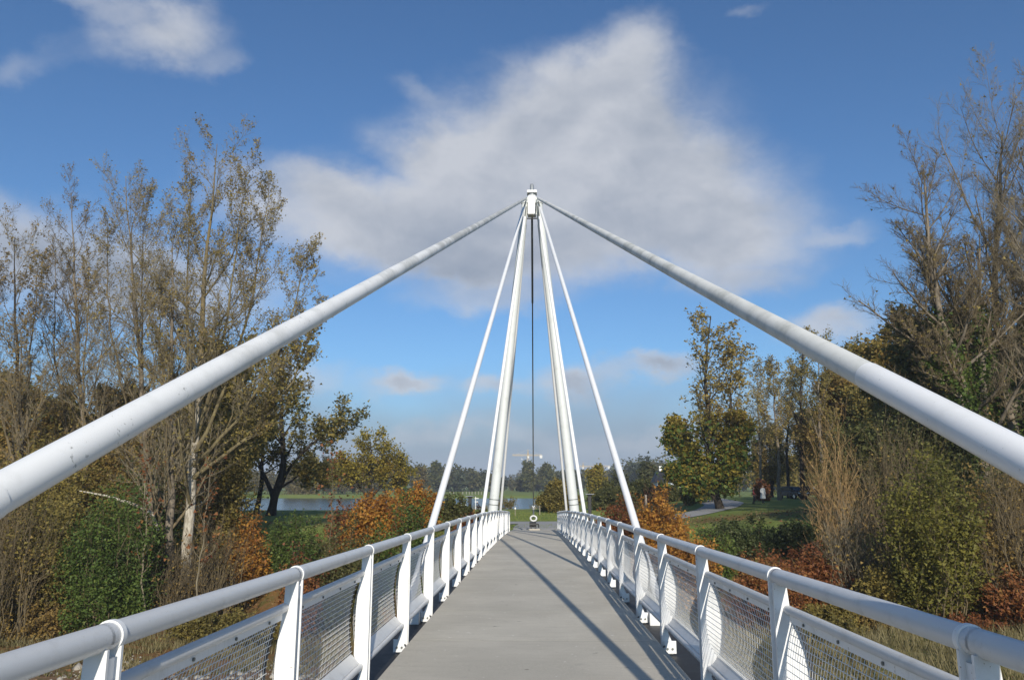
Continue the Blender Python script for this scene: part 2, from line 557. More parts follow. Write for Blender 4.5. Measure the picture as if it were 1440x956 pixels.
def build_terrain():
    def axis(fine0, fine1, step, lo, hi, g=1.22):
        a = list(np.arange(fine0, fine1 + 1e-6, step))
        s = step; v = fine1
        while v < hi: s *= g; v += s; a.append(min(v, hi))
        s = step; v = fine0
        while v > lo: s *= g; v -= s; a.insert(0, max(v, lo))
        return np.array(a)
    xs = axis(-60, 60, .9, -3200, 3200); ys = np.concatenate([axis(-16, 70, .9, -400, 70), np.arange(72, 280, 3.0), axis(284, 285, 4, 284, 3600)[0:]])
    ys = np.unique(ys)
    X, Y = np.meshgrid(xs, ys); Z = height(X, Y)
    V = np.stack([X, Y, Z], -1).reshape(-1, 3)
    nx, ny = len(xs), len(ys)
    i = (np.arange(ny - 1)[:, None] * nx + np.arange(nx - 1)[None]).ravel()
    F = np.stack([i, i + 1, i + 1 + nx, i + nx], 1)
    me = raw_mesh('ground', V, [F], 'ground', True)
    x, y, z = V.T
    low = 1 - sst(z, -5.3 + 1.5 * sst(x, 3, 15), -4.0 + 1.5 * sst(x, 3, 15))
    grav = low * sst(-x, 3, 6) * (1 - sst(y, 33, 38 + 2 * np.sin(x * .4))) * (1 - sst(-y, -2, 2))
    lit = sst(y, 31, 36) * (1 - sst(y, 50, 55)) * sst(-x, 2, 6) * (1 - sst(-x, 16, 21) * sst(y, 54, 57)) * .9
    lit = np.maximum(lit, (1 - sst(z, -4.0, -1.6)) * sst(y, 20, 30) * .75 * (y < 80))
    lit = np.maximum(lit, .75 * np.exp(-((x - 14) / 9) ** 2 - ((y - 61) / 3.6) ** 2))
    dry = low * sst(x, 1, 6) * (1 - sst(y, 42, 47))
    at = me.attributes.new('cover', 'FLOAT_VECTOR', 'POINT')
    at.data.foreach_set('vector', np.stack([grav, lit, dry], 1).astype(np.float32).ravel())
    o = put('ground', me); tag(o, 'grassy river banks and gravel floor under the bridge', None, None, 'structure')


build_terrain()
# lake
lm = MB()
lm.add([(-600, 96, WATER_Z), (40, 96, WATER_Z), (40, 275, WATER_Z), (-600, 275, WATER_Z)], [(0, 1, 2, 3)])
tag(lm.build('lake', 'lake_water'), 'calm blue lake beyond the far bank', None, None, 'structure')


# ------------------------------------------------------------------ bridge
def zd(y):
    return -.0155 * y - (.52 * ((y - 15) / 37.5) ** 2 if y > 15 else 0.0)


STEP = 2.36
Y0 = 3.0
YP = [Y0 + STEP * k for k in range(-5, 22)]       # railing posts
Y_END = YP[-1] + .25
X_EDGE = 1.44

bridge = thing('footbridge', 'white cable-stayed footbridge with railings and concrete deck leading to a mast', 'bridge', (0, 0, 0))


def seg_pose(ya, yb, x=0.0, dz=0.0):
    za, zb = zd(ya), zd(yb)
    return (x, (ya + yb) / 2, (za + zb) / 2 + dz), (math.atan2(zb - za, yb - ya), 0, 0), math.hypot(zb - za, yb - ya)


# deck slabs
slab = MB().box(-X_EDGE, X_EDGE, -STEP / 2 + .006, STEP / 2 - .006, -.14, 0).mesh('deck_slab', 'concrete')
seal = MB().box(-X_EDGE + .01, X_EDGE - .01, STEP / 2 - .0058, STEP / 2 + .0058, -.10, -.0008).mesh('joint_seal', 'dark_steel')
JO = 7.25 - math.floor((7.25 - YP[0]) / STEP) * STEP
yj = JO - STEP
while yj + STEP < Y_END + 2.4:
    l, r, _ = seg_pose(yj, yj + STEP)
    sl = put('deck_slab', slab, bridge, l, r)
    put('joint_seal', seal, sl)
    yj += STEP
DECK_END = yj
# girder and edge beams under the slabs
for (xa, xb, za, zb, nm) in ((-.75, .75, -.75, -.15, 'girder'), (1.30, 2.02, -.42, -.225, 'edge_beam'), (-2.02, -1.30, -.42, -.225, 'edge_beam')):
    b = MB(); n = 24
    ys = np.linspace(YP[0] - .3, DECK_END - .1, n)
    vs = []
    for y in ys:
        z = zd(y); vs += [(xa, y, z + za), (xb, y, z + za), (xb, y, z + zb), (xa, y, z + zb)]
    fs = [(i * 4 + k, i * 4 + (k + 1) % 4, i * 4 + 4 + (k + 1) % 4, i * 4 + 4 + k) for i in range(n - 1) for k in range(4)]
    fs += [(3, 2, 1, 0), tuple((n - 1) * 4 + k for k in range(4))]
    b.add(vs, fs); b.build(nm, 'girder' if nm == 'girder' else 'black_rubber', bridge)
# cross beams
cb = MB().box(-1.3, 1.3, -.06, .06, -.45, -.16).mesh('cross_beam', 'girder')
for y in YP[::2]: put('cross_beam', cb, bridge, (0, y, zd(y)))

# railing pieces in side coordinates: u = distance outside XI
XI = 1.55
BELLY = [(.115, .87), (.15, .79), (.18, .69), (.198, .58), (.20, .47), (.19, .36), (.172, .26), (.16, .2)]
BELLY_IN = [(.115, .87), (.085, .77), (.062, .66), (.052, .55), (.055, .44), (.072, .34), (.105, .26), (.15, .2)]
BELLY_L = [(.115, .87), (.145, .78), (.165, .68), (.178, .57), (.18, .47), (.172, .37), (.16, .27), (.15, .2)]
FOOT = [(.095, .11), (.075, .03), (.13, -.10), (.13, -.215), (.0, -.215)]
PLATE = {1: [(0, 1.10), (.085, 1.10), (.10, .93)] + BELLY + FOOT,
         -1: [(0, 1.10), (.085, 1.10), (.09, .95), (.118, .72), (.128, .6), (.132, .2)] + FOOT}
MESH = {1: BELLY_IN, -1: BELLY_L}


def side(prof, s): return [(s * (XI + u), w) for u, w in prof]


def per_side(fn):
    return {s: fn(s) for s in (1, -1)}


def post_mesh(s):
    b = MB()
    for yc in (-.05, .05):
        b.prism(side(PLATE[s], s) if s < 0 else side(PLATE[s], s)[::-1], yc - .008, yc + .008)
    b.box(min(s * (XI + .02), s * (XI + .085)), max(s * (XI + .02), s * (XI + .085)), -.042, .042, .98, 1.06)
    return b.mesh('post', 'white_paint')


RAIL_U, RAIL_Z, RAIL_R = .05, 1.135, .05


def collar_mesh(s):
    b = MB(); c = (s * (XI + RAIL_U), RAIL_Z)
    b.tube([(c[0], .036, c[1]), (c[0], .066, c[1])], RAIL_R + .007, 24)
    return b.mesh('collar', 'white_paint')


def foot_mesh(s):
    b = MB(); x0, x1 = s * (XI + .02), s * (XI + .165)
    b.box(min(x0, x1), max(x0, x1), -.078, -.062, -.205, -.06)
    return b.mesh('foot_plate', 'white_paint')


def bolt_mesh(s):
    return MB().tube([(0, -.098, 0), (0, -.078, 0)], .013, 6).mesh('foot_bolt', 'cable_steel')


def tie_mesh(s):
    b = MB(); b.tube([(s * (X_EDGE - .05), 0, -.165), (s * (XI + .02), 0, -.165)], .018, 8)
    b.tube([(s * (X_EDGE + .02), -.25, -.19), (s * (XI + .06), -.02, -.1)], .012, 6)
    return b.mesh('tie_rod', 'dark_steel')


LEN = STEP - .118


def rail_mesh(s):
    return MB().tube([(0, -STEP / 2 - .01, 0), (0, STEP / 2 + .01, 0)], RAIL_R, 28).mesh('handrail', 'rail_paint')


def mid_mesh(s):
    return MB().tube([(s * (XI + .085), -LEN / 2, .935), (s * (XI + .085), LEN / 2, .935)], .03, 16).mesh('mid_rail', 'rail_paint')


def strip_mesh(s):
    b = MB(); x0, x1 = s * (XI + .086), s * (XI + .096)
    b.box(min(x0, x1), max(x0, x1), -LEN / 2 + .03, LEN / 2 - .03, .862, .908)
    return b.mesh('clamp_strip', 'white_paint')


def sbolt_mesh(s):
    return MB().tube([(s * (XI + .077), 0, .884), (s * (XI + .086), 0, .884)], .010, 6).mesh('clamp_bolt', 'cable_steel')


def low_mesh(s):
    return MB().tube([(s * (XI + .07), -LEN / 2, .10), (s * (XI + .07), LEN / 2, .10)], .03, 14).mesh('lower_rail', 'rail_paint')


def bench_mesh(s):
    pr = [(.075, .132), (.152, .215), (.158, .208), (.081, .125)]
    b = MB(); b.prism(side(pr, s), -LEN / 2 + .02, LEN / 2 - .02)
    return b.mesh('kick_plate', 'rail_paint')


def wire_mesh(s):
    b = MB(); prof = side(MESH[s], s)
    for y in np.arange(-LEN / 2 + .02, LEN / 2, .044):
        b.tube([(u, y, w) for u, w in prof], .0021, 3, cap=False)
    # horizontals along the belly
    L = [0]
    for p, q in zip(prof, prof[1:]): L.append(L[-1] + math.dist(p, q))
    for t in np.arange(.0, L[-1] + .001, .043):
        u = float(np.interp(t, L, [p[0] for p in prof])) - s * .005; w = float(np.interp(t, L, [p[1] for p in prof]))
        b.tube([(u, -LEN / 2 + .01, w), (u, LEN / 2 - .01, w)], .0030, 4, cap=False)
    return b.mesh('wire_mesh', 'wire_metal')


def frame_mesh(s):
    b = MB(); prof = side([(u + .004, w) for u, w in (BELLY if s > 0 else BELLY_L)], s)
    for y in (LEN / 2 - .035,):
        b.tube([(u, y, w) for u, w in prof], .011, 6)
    return b.mesh('frame_bar', 'dark_steel')


MK = {k: per_side(f) for k, f in dict(post=post_mesh, collar=collar_mesh, foot=foot_mesh, bolt=bolt_mesh, tie=tie_mesh, rail=rail_mesh,
      mid=mid_mesh, strip=strip_mesh, sbolt=sbolt_mesh, low=low_mesh, bench=bench_mesh, wire=wire_mesh, frame=frame_mesh).items()}
for s in (-1, 1):
    for y in YP:
        p = put('post', MK['post'][s], bridge, (0, y, zd(y)), (math.atan(-.0155), 0, 0))
        put('collar', MK['collar'][s], p); put('foot_plate', MK['foot'][s], p)
        if y < 16:
            for u in (.06, .12): put('foot_bolt', MK['bolt'][s], p, (s * (XI + u), 0, -.15))
        put('tie_rod', MK['tie'][s], p)
    for ya, yb in zip(YP, YP[1:]):
        l, r, _ = seg_pose(ya, yb)
        put('handrail', MK['rail'][s], bridge, (s * (XI + RAIL_U), l[1], l[2] + RAIL_Z), r)
        m = put('mid_rail', MK['mid'][s], bridge, l, r)
        put('lower_rail', MK['low'][s], bridge, l, r)
        w = put('mesh_panel', MK['wire'][s], bridge, l, r); w['kind'] = 'stuff'
        put('clamp_strip', MK['strip'][s], w); put('kick_plate', MK['bench'][s], w)
        if ya < 16:
            for yb_ in np.arange(-LEN / 2 + .3, LEN / 2, .55): put('clamp_bolt', MK['sbolt'][s], w, (0, float(yb_), 0))
        put('frame_bar', MK['frame'][s], w)

# mast
YM = 35.5
ZT = 14.75
for s in (-1, 1):
    x0, x1 = 2.50 * s, .33 * s
    zb = gz(2.5 * s, YM) - .2
    leg = MB().tube([(x0, YM, zb), (x0 + (x1 - x0) * .5, YM, (zb + ZT) / 2), (x1, YM, ZT)], [.225, .205, .16], 28).build('mast_leg', 'mast_paint', bridge)
    for zc in (.72, .95):
        t = (zc - zb) / (ZT - zb); xc = x0 + (x1 - x0) * t
        MB().tube([(xc, YM, zc), (xc - s * .003, YM, zc + .03)], .222, 28).build('leg_band', 'cable_steel', leg)
    MB().box(x0 - .8, x0 + .8, YM - .8, YM + .8, zb - .6, zb + .5).build('mast_footing', 'concrete', bridge, bevel=.03)
    MB().tube([(x1, YM - .0, ZT), (x1, YM, ZT + .04)], .19, 24).build('leg_cap', 'mast_paint', leg)
    MB().tube([(s * .40, YM - .02, 14.02), (s * .58, YM - .02, 14.02)], .035, 10).build('head_pin', 'dark_steel', bridge)
    # gusset the stays pin to
    MB().prism([(s * .17, 15.12), (s * .36, 14.95), (s * .36, 14.2), (s * .17, 14.2)][::s], YM - .03, YM + .03).build('gusset', 'mast_paint', bridge)
MB().add([(-.20, YM - .30, 14.15), (.12, YM - .30, 14.15), (.165, YM - .26, 15.10), (-.165, YM - .26, 15.10),
          (-.20, YM + .22, 14.15), (.20, YM + .22, 14.15), (.165, YM + .22, 15.10), (-.165, YM + .22, 15.10)],
         [(0, 1, 2, 3), (5, 4, 7, 6), (4, 0, 3, 7), (1, 5, 6, 2), (3, 2, 6, 7), (4, 5, 1, 0)]).build('mast_head', 'white_paint', bridge, bevel=.012)
MB().tube([(0, YM - .02, 15.10), (0, YM - .02, 15.24)], .17, 20).build('head_neck', 'grey_cap', bridge)
MB().box(-.235, .235, YM - .25, YM + .22, 15.24, 15.36).build('head_plate', 'white_paint', bridge, bevel=.01)
MB().tube([(0, YM, 15.36), (0, YM, 15.66), (0, YM, 15.74)], [.095, .095, .07], 16).build('mast_beacon', 'grey_cap', bridge)
MB().tube([(.45, YM - .01, 14.02), (-.45, YM - .01, 14.02)], .03, 10).build('cross_pin', 'dark_steel', bridge)

# stays
NODE_X = 1.86
SR = .066


def lerp3(a, b, t): return tuple(a[i] + (b[i] - a[i]) * t for i in range(3))


for s in (-1, 1):
    for k, yn in enumerate((-1.65, 12.4, 27.8, 44.3)):
        foot = (s * (NODE_X if k == 0 else 1.935), yn, zd(yn) - .08)
        topz = (15.0, 14.85, 14.7, 14.7)[k]
        top = (s * (.25, .30, .26, .24)[k], YM + (-.12, -.08, -.05, .1)[k], topz)
        if k == 0:
            cut = .147 if s > 0 else .11
            mid = lerp3(foot, top, cut)
            st = MB().tube([foot, mid], SR * 1.05, 32).build('stay_tube', 'stay_clean' if s > 0 else 'stay_aged', bridge)
            MB().tube([mid, lerp3(foot, top, .97)], [SR * 1.0, SR * .98], 28).build('stay_tube', 'stay_weathered' if s > 0 else 'stay_aged', bridge)
        else:
            MB().tube([foot, lerp3(foot, top, .95)], SR, 24).build('stay_tube', 'stay_clean', bridge)
        MB().tube([lerp3(foot, top, .94 if k else .965), top], SR * .42, 12).build('stay_rod', 'cable_steel', bridge)
        # node bracket on the edge beam
        MB().box(min(s * 1.72, s * 2.0), max(s * 1.72, s * 2.0), yn - .18, yn + .18, zd(yn) - .42, zd(yn) - .05).build('stay_bracket', 'white_paint', bridge, bevel=.01)
        if k == 3:
            d = Vector(top) - Vector(foot); d.normalize(); f = Vector(foot) + d * 1.15
            f0 = Vector(foot) + d * .05
            MB().tube([f0, f, f + d * .35], [.15, .15, .075], 16).build('stay_boot', 'black_rubber', bridge)

# backstay to the anchor at the far end
YA = 53.6
A0 = (0, YM + .25, 14.35); A1 = (0, YA, -.55)
MB().tube([A0, lerp3(A0, A1, .23)], .052, 14).build('backstay_rod', 'cable_steel', bridge)
MB().tube([lerp3(A0, A1, .23), lerp3(A0, A1, .955)], .034, 12).build('backstay', 'cable_steel', bridge)
MB().tube([lerp3(A0, A1, .95), lerp3(A0, A1, .962)], .075, 14).build('backstay_clamp', 'white_paint', bridge)
MB().tube([lerp3(A0, A1, .962), A1], .06, 14).build('turnbuckle', 'grey_cap', bridge)
# anchor block at the end of the deck
za = zd(YA)
ring = MB(); n, k = 28, 10
vs, fs = [], []
for i in range(n):
    a = 2 * math.pi * i / n
    for j in range(k):
        c = 2 * math.pi * j / k; rr = .20 + .06 * math.cos(c)
        vs.append((rr * math.cos(a), .07 * math.sin(c) - .35 * rr * math.sin(a), rr * math.sin(a) * .85))
for i in range(n):
    for j in range(k):
        fs.append((i * k + j, i * k + (j + 1) % k, ((i + 1) % n) * k + (j + 1) % k, ((i + 1) % n) * k + j))
ring.add(vs, fs, True)
o = ring.build('anchor_ring', 'white_paint', bridge); o.location = (0, YA - .15, -.62)
MB().tube([(-.27, YA, -1.02), (.18, YA, -1.02)], .17, 20).build('anchor_drum', 'black_rubber', bridge)
MB().tube([(.18, YA, -1.0), (.32, YA, -1.0), (.34, YA, -1.22)], .05, 10).build('anchor_hook', 'black_rubber', bridge)
for x in (-.16, .14):
    MB().box(x - .07, x + .07, YA - .12, YA + .12, za + .0, -1.15).build('anchor_foot', 'dark_steel', bridge)
MB().box(-.42, .42, YA - .32, YA + .32, za - .3, za + .09).build('anchor_base', 'concrete', bridge, bevel=.015)


# ------------------------------------------------------------------ paths beyond the bridge
def strip(name, pts, w, mat, label, dz=.05, n=60):
    P = np.array(pts, float); seg = np.r_[0, np.cumsum(np.linalg.norm(np.diff(P, axis=0), axis=1))]
    t = np.linspace(0, seg[-1], n)
    C = np.stack([np.interp(t, seg, P[:, i]) for i in (0, 1)], 1)
    for _ in range(6): C[1:-1] = (C[:-2] + 2 * C[1:-1] + C[2:]) / 4
    T = np.gradient(C, axis=0); T /= np.linalg.norm(T, axis=1)[:, None]; N = np.stack([-T[:, 1], T[:, 0]], 1)
    m = 7; off = np.linspace(-w / 2, w / 2, m)
    Q = C[:, None] + N[:, None] * off[None, :, None]
    Z = height(Q[..., 0], Q[..., 1]) + dz
    V = np.concatenate([Q, Z[..., None]], -1).reshape(-1, 3)
    i = (np.arange(n - 1)[:, None] * m + np.arange(m - 1)[None]).ravel()
    me = raw_mesh(name, V, [np.stack([i, i + m, i + m + 1, i + 1], 1)], mat, True)
    tag(put(name, me), label, None, None, 'structure')


strip('path', [(-11.5, 62.5), (-8, 63), (6, 64), (12, 68), (17.0, 75), (20, 84), (22, 100), (26, 140)], 4.0, 'path_asphalt', 'grey asphalt path running along the far bank', .05, 110)
strip('path_apron', [(.3, DECK_END - .1), (.3, 58), (.6, 62)], 3.4, 'path_asphalt', 'short grey apron joining the deck to the bank path', .06, 20)

# ------------------------------------------------------------------ small things on the far bank
GR_LAMP = 'dark posts flanking the bridge end'


def bollard(px, y, top_py, label):
    p = at_y(px, top_py, y); x, zt = float(p[0]), float(p[2]); zg = gz(x, y) - .05
    t = thing('path_light', label, 'lamp post', (x, y, zg), 0, GR_LAMP); h = zt - zg
    MB().box(-.11, .11, -.11, .11, 0, h - .12).build('post', 'black_rubber', t, bevel=.01)
    MB().box(-.16, .16, -.16, .16, h - .12, h - .06).build('neck', 'black_rubber', t)
    MB().box(-.30, .30, -.30, .30, h - .05, h).build('cap', 'grey_cap', t, bevel=.01)


bollard(661, 55.5, 697, 'dark square post with flat cap behind the left railing, by the lake')
bollard(829, 55.5, 694, 'dark square post with flat cap beside the right mast leg')

t = thing('lifebuoy_stand', 'white lifebuoy ring on a post at the lake shore', 'lifebuoy', (col_x(652, 100), 100, gz(col_x(652, 100), 100)))
hz = float(at_y(652, 711, 100)[2]) - t.location.z
MB().box(-.05, .05, .05, .13, 0, hz + .5).build('post', 'wood_grey', t)
rb = MB(); vs = []; fs = []
for i in range(20):
    for j in range(8):
        a = 2 * math.pi * i / 20; c = 2 * math.pi * j / 8; rr = .30 + .09 * math.cos(c)
        vs.append((rr * math.cos(a), .09 * math.sin(c), rr * math.sin(a)))
        fs.append((i * 8 + j, i * 8 + (j + 1) % 8, ((i + 1) % 20) * 8 + (j + 1) % 8, ((i + 1) % 20) * 8 + j))
rb.add(vs, fs, True)
o = rb.build('ring', 'white_paint', t); o.location = (0, -.06, hz)

x = col_x(669, 99); z0 = gz(x, 99)
t = thing('gauge_pole', 'thin white pole with two short crossbars near the lake shore', 'pole', (x, 99, z0))
ht = float(at_y(669, 698, 99)[2]) - z0
MB().tube([(0, 0, 0), (0, 0, ht)], .045, 10).build('pole', 'white_paint', t)
for q, w in ((.22, .38), (.62, .32)):
    MB().box(-w * .3, w, -.03, .03, ht - q - .04, ht - q + .04).build('crossbar', 'white_paint', t)


def stake(px, py, y, mat, label, r=.05, ball=False, name='stake'):
    p = at_y(px, py, y); x, zt = float(p[0]), float(p[2]); zg = gz(x, y) - .1
    t = thing(name, label, 'post', (x, y, zg)); h = max(.5, zt - zg)
    MB().tube([(0, 0, 0), (0, 0, h)], [r, r * .9], 10).build('shaft', mat, t)
    if ball:
        MB().tube([(0, 0, h - .02), (0, 0, h + .05), (0, 0, h + .14), (0, 0, h + .2)], [r, .09, .09, .04], 12).build('cap', 'lamp_glass', t)
    else:
        MB().tube([(0, 0, h), (0, 0, h + .03)], [r * 1.15, r * .7], 10).build('cap', mat, t)


stake(724.5, 716, 78, 'wood_grey', 'small white-topped light post left of the backstay anchor', .035, True, 'path_marker')
stake(759, 711, 80, 'wood_grey', 'thin wooden stake right of the backstay anchor', .05)
stake(908, 696, 60, 'stone_pale', 'short pale marker post behind the rust-red shrub', .10, False, 'marker_post')
ORD = 'first second third fourth fifth sixth seventh eighth ninth'.split()
for i, px in enumerate((633, 638, 651, 656, 660, 664, 668.5, 673, 677)):
    y = 300; x = col_x(px, y)
    t = tag(MB().box(-.09, .09, -.09, .09, 0, 1.15).build('fence_post', 'stone_pale'), ORD[i] + ' tiny pale fence post from the left on the meadow across the lake', 'fence post', 'fence posts across the lake')
    t.location = (x, y, gz(x, y))


# two tower cranes on the skyline
def crane(px, y, jib_py, apex_py, left, right, label, yaw=0.0):
    top = at_y(px, jib_py, y); x, zj = float(top[0]), float(top[2])
    ap = float(at_y(px, apex_py, y)[2]); zg = gz(x, y)
    t = thing('tower_crane', label, 'crane', (x, y, zg), yaw, 'cranes on the skyline')
    k = y / F_PX; h = zj - zg; a = ap - zg; L, Rr = left * k, right * k; wd = 1.2
    b = MB()
    for sx in (-1, 1):
        for sy in (-1, 1): b.box(sx * wd - .22, sx * wd + .22, sy * wd - .22, sy * wd + .22, 0, h)
    zz = 0
    while zz < h - 2.6:
        b.tube([(-wd, -wd, zz), (wd, -wd, zz + 2.6)], .14, 4); b.tube([(wd, -wd, zz), (wd, -wd + 2 * wd, zz + 2.6)], .14, 4); zz += 2.6
    b.build('tower', 'crane_yellow', t)
    j = MB()
    for (x0, x1) in ((-L, 0), (0, Rr)):
        for yy in (-.7, .7): j.box(x0, x1, yy - .18, yy + .18, h - .2, h + .2)
        j.box(x0, x1, -.15, .15, h + 1.3, h + 1.6)
        xx = x0
        while xx < x1 - 1.9:
            j.tube([(xx, -.7, h), (xx + 1, 0, h + 1.4), (xx + 2, -.7, h)], .12, 4); xx += 2
    j.build('jib', 'crane_yellow', t)
    MB().tube([(0, 0, h), (0, 0, a)], [.9, .3], 4).build('apex', 'crane_yellow', t)
    MB().tube([(-L * .75, 0, h + 1.5), (0, 0, a), (Rr * .9, 0, h + 1.5)], .1, 4).build('tie_bar', 'crane_pale', t)
    MB().box(-1.1, 1.1, -2.6, -.9, h - 3.4, h - .6).build('cab', 'crane_pale', t)
    MB().box(Rr - 3.6, Rr, -1.2, 1.2, h - 3.2, h + .6).build('counterweight', 'crane_pale', t)
    hk = MB(); hk.tube([(-L * .4, 0, h), (-L * .4, 0, h - 4)], .1, 4); hk.box(-L * .4 - .7, -L * .4 + .7, -.5, .5, h - 5.4, h - 4)
    hk.build('hook_block', 'crane_pale', t)


crane(742.5, 1050, 640.5, 632, 22, 20, 'yellow tower crane on the skyline close to the backstay', .15)
crane(820, 1250, 656, 650, 6, 37, 'fainter tower crane low behind the right mast leg', -.1)

# dark roofed house behind the golden tree
hy = 150; hx = col_x(953, hy); hz0 = gz(hx, hy)
house = thing('house', 'pale house with dark steep roof half hidden behind the golden tree', 'house', (hx, hy, hz0))
ez = float(at_y(940, 678, hy)[2]) - hz0; rz = float(at_y(940, 662, hy)[2]) - hz0
hw, hd = 4.6, 3.4
MB().box(-hw + .3, hw - .3, -hd + .3, hd - .3, 0, ez).build('wall', 'wall_pale', house)
rf = MB().add([(-hw, -hd, ez), (hw, -hd, ez), (hw, hd, ez), (-hw, hd, ez), (-hw + .7, -.8, rz), (hw - .7, -.8, rz), (hw - .7, .8, rz), (-hw + .7, .8, rz)],
              [(0, 1, 5, 4), (1, 2, 6, 5), (2, 3, 7, 6), (3, 0, 4, 7), (4, 5, 6, 7), (3, 2, 1, 0)]).build('roof', 'roof_dark', house)
MB().box(-hw + 1.2, -hw + 1.7, -.25, .25, rz - .1, rz + .9).build('chimney', 'white_paint', rf)
for wx in (-3.2, -1.2, .8, 2.8):
    w = MB().box(wx - .55, wx + .55, -hd + .25, -hd + .31, ez - 1.7, ez - .4).build('window', 'white_paint', house)
    MB().box(wx - .45, wx + .45, -hd + .235, -hd + .25, ez - 1.6, ez - .5).build('pane', 'car_glass', w)


# parked car by the trees
def car(px, y, py, rz, label):
    x = col_x(px, y); z0 = gz(x, y)
    t = thing('parked_car', label, 'car', (x, y, z0), rz)
    prof = [(-2.1, .35), (-2.15, .75), (-1.95, .95), (-1.1, 1.02), (1.85, 1.05), (2.1, .9), (2.12, .35)]
    body = MB().prism(prof, -.88, .88, 'x').build('body', 'car_body', t, bevel=.06)
    cab = [(-1.05, 1.0), (-.35, 1.55), (1.2, 1.6), (1.9, 1.04)]
    MB().prism(cab, -.76, .76, 'x').build('cabin', 'car_body', t, bevel=.06)
    MB().add([(-.64, -1.02, 1.06), (.64, -1.02, 1.06), (.56, -.44, 1.5), (-.56, -.44, 1.5)], [(0, 1, 2, 3)]).build('windscreen', 'car_glass', t).location = (0, -.045, .03)
    for s in (-1, 1):
        sw = MB().add([(s * .775, -.85, 1.08), (s * .775, 1.6, 1.1), (s * .775, 1.1, 1.52), (s * .775, -.32, 1.49)], [(0, 1, 2, 3)])
        sw.build('side_window', 'car_glass', t)
        MB().box(s * .62 - .17, s * .62 + .17, -2.18, -2.1, .68, .84).build('headlight', 'lamp_glass', t, bevel=.02)
        for yy in (-1.35, 1.35):
            w = MB().tube([(s * .70, yy, .33), (s * .90, yy, .33)], .33, 20).build('wheel', 'black_rubber', t)
            MB().tube([(s * .90, yy, .33), (s * .915, yy, .33)], .2, 14).build('rim', 'chrome', w)
        MB().box(s * .95 - .09, s * .95 + .09, -.85, -.72, 1.05, 1.2).build('mirror', 'car_body', t)
    MB().box(-.5, .5, -2.17, -2.13, .45, .62).build('grille', 'chrome', t)
    MB().box(-.26, .26, -2.195, -2.172, .47, .58).build('number_plate', 'white_paint', t)


car(1114, 104, 700, .35, 'dark car parked facing the lawn between tree trunks')
car(1139, 112, 700, 1.2, 'dark car parked sideways further right behind thin trunks')


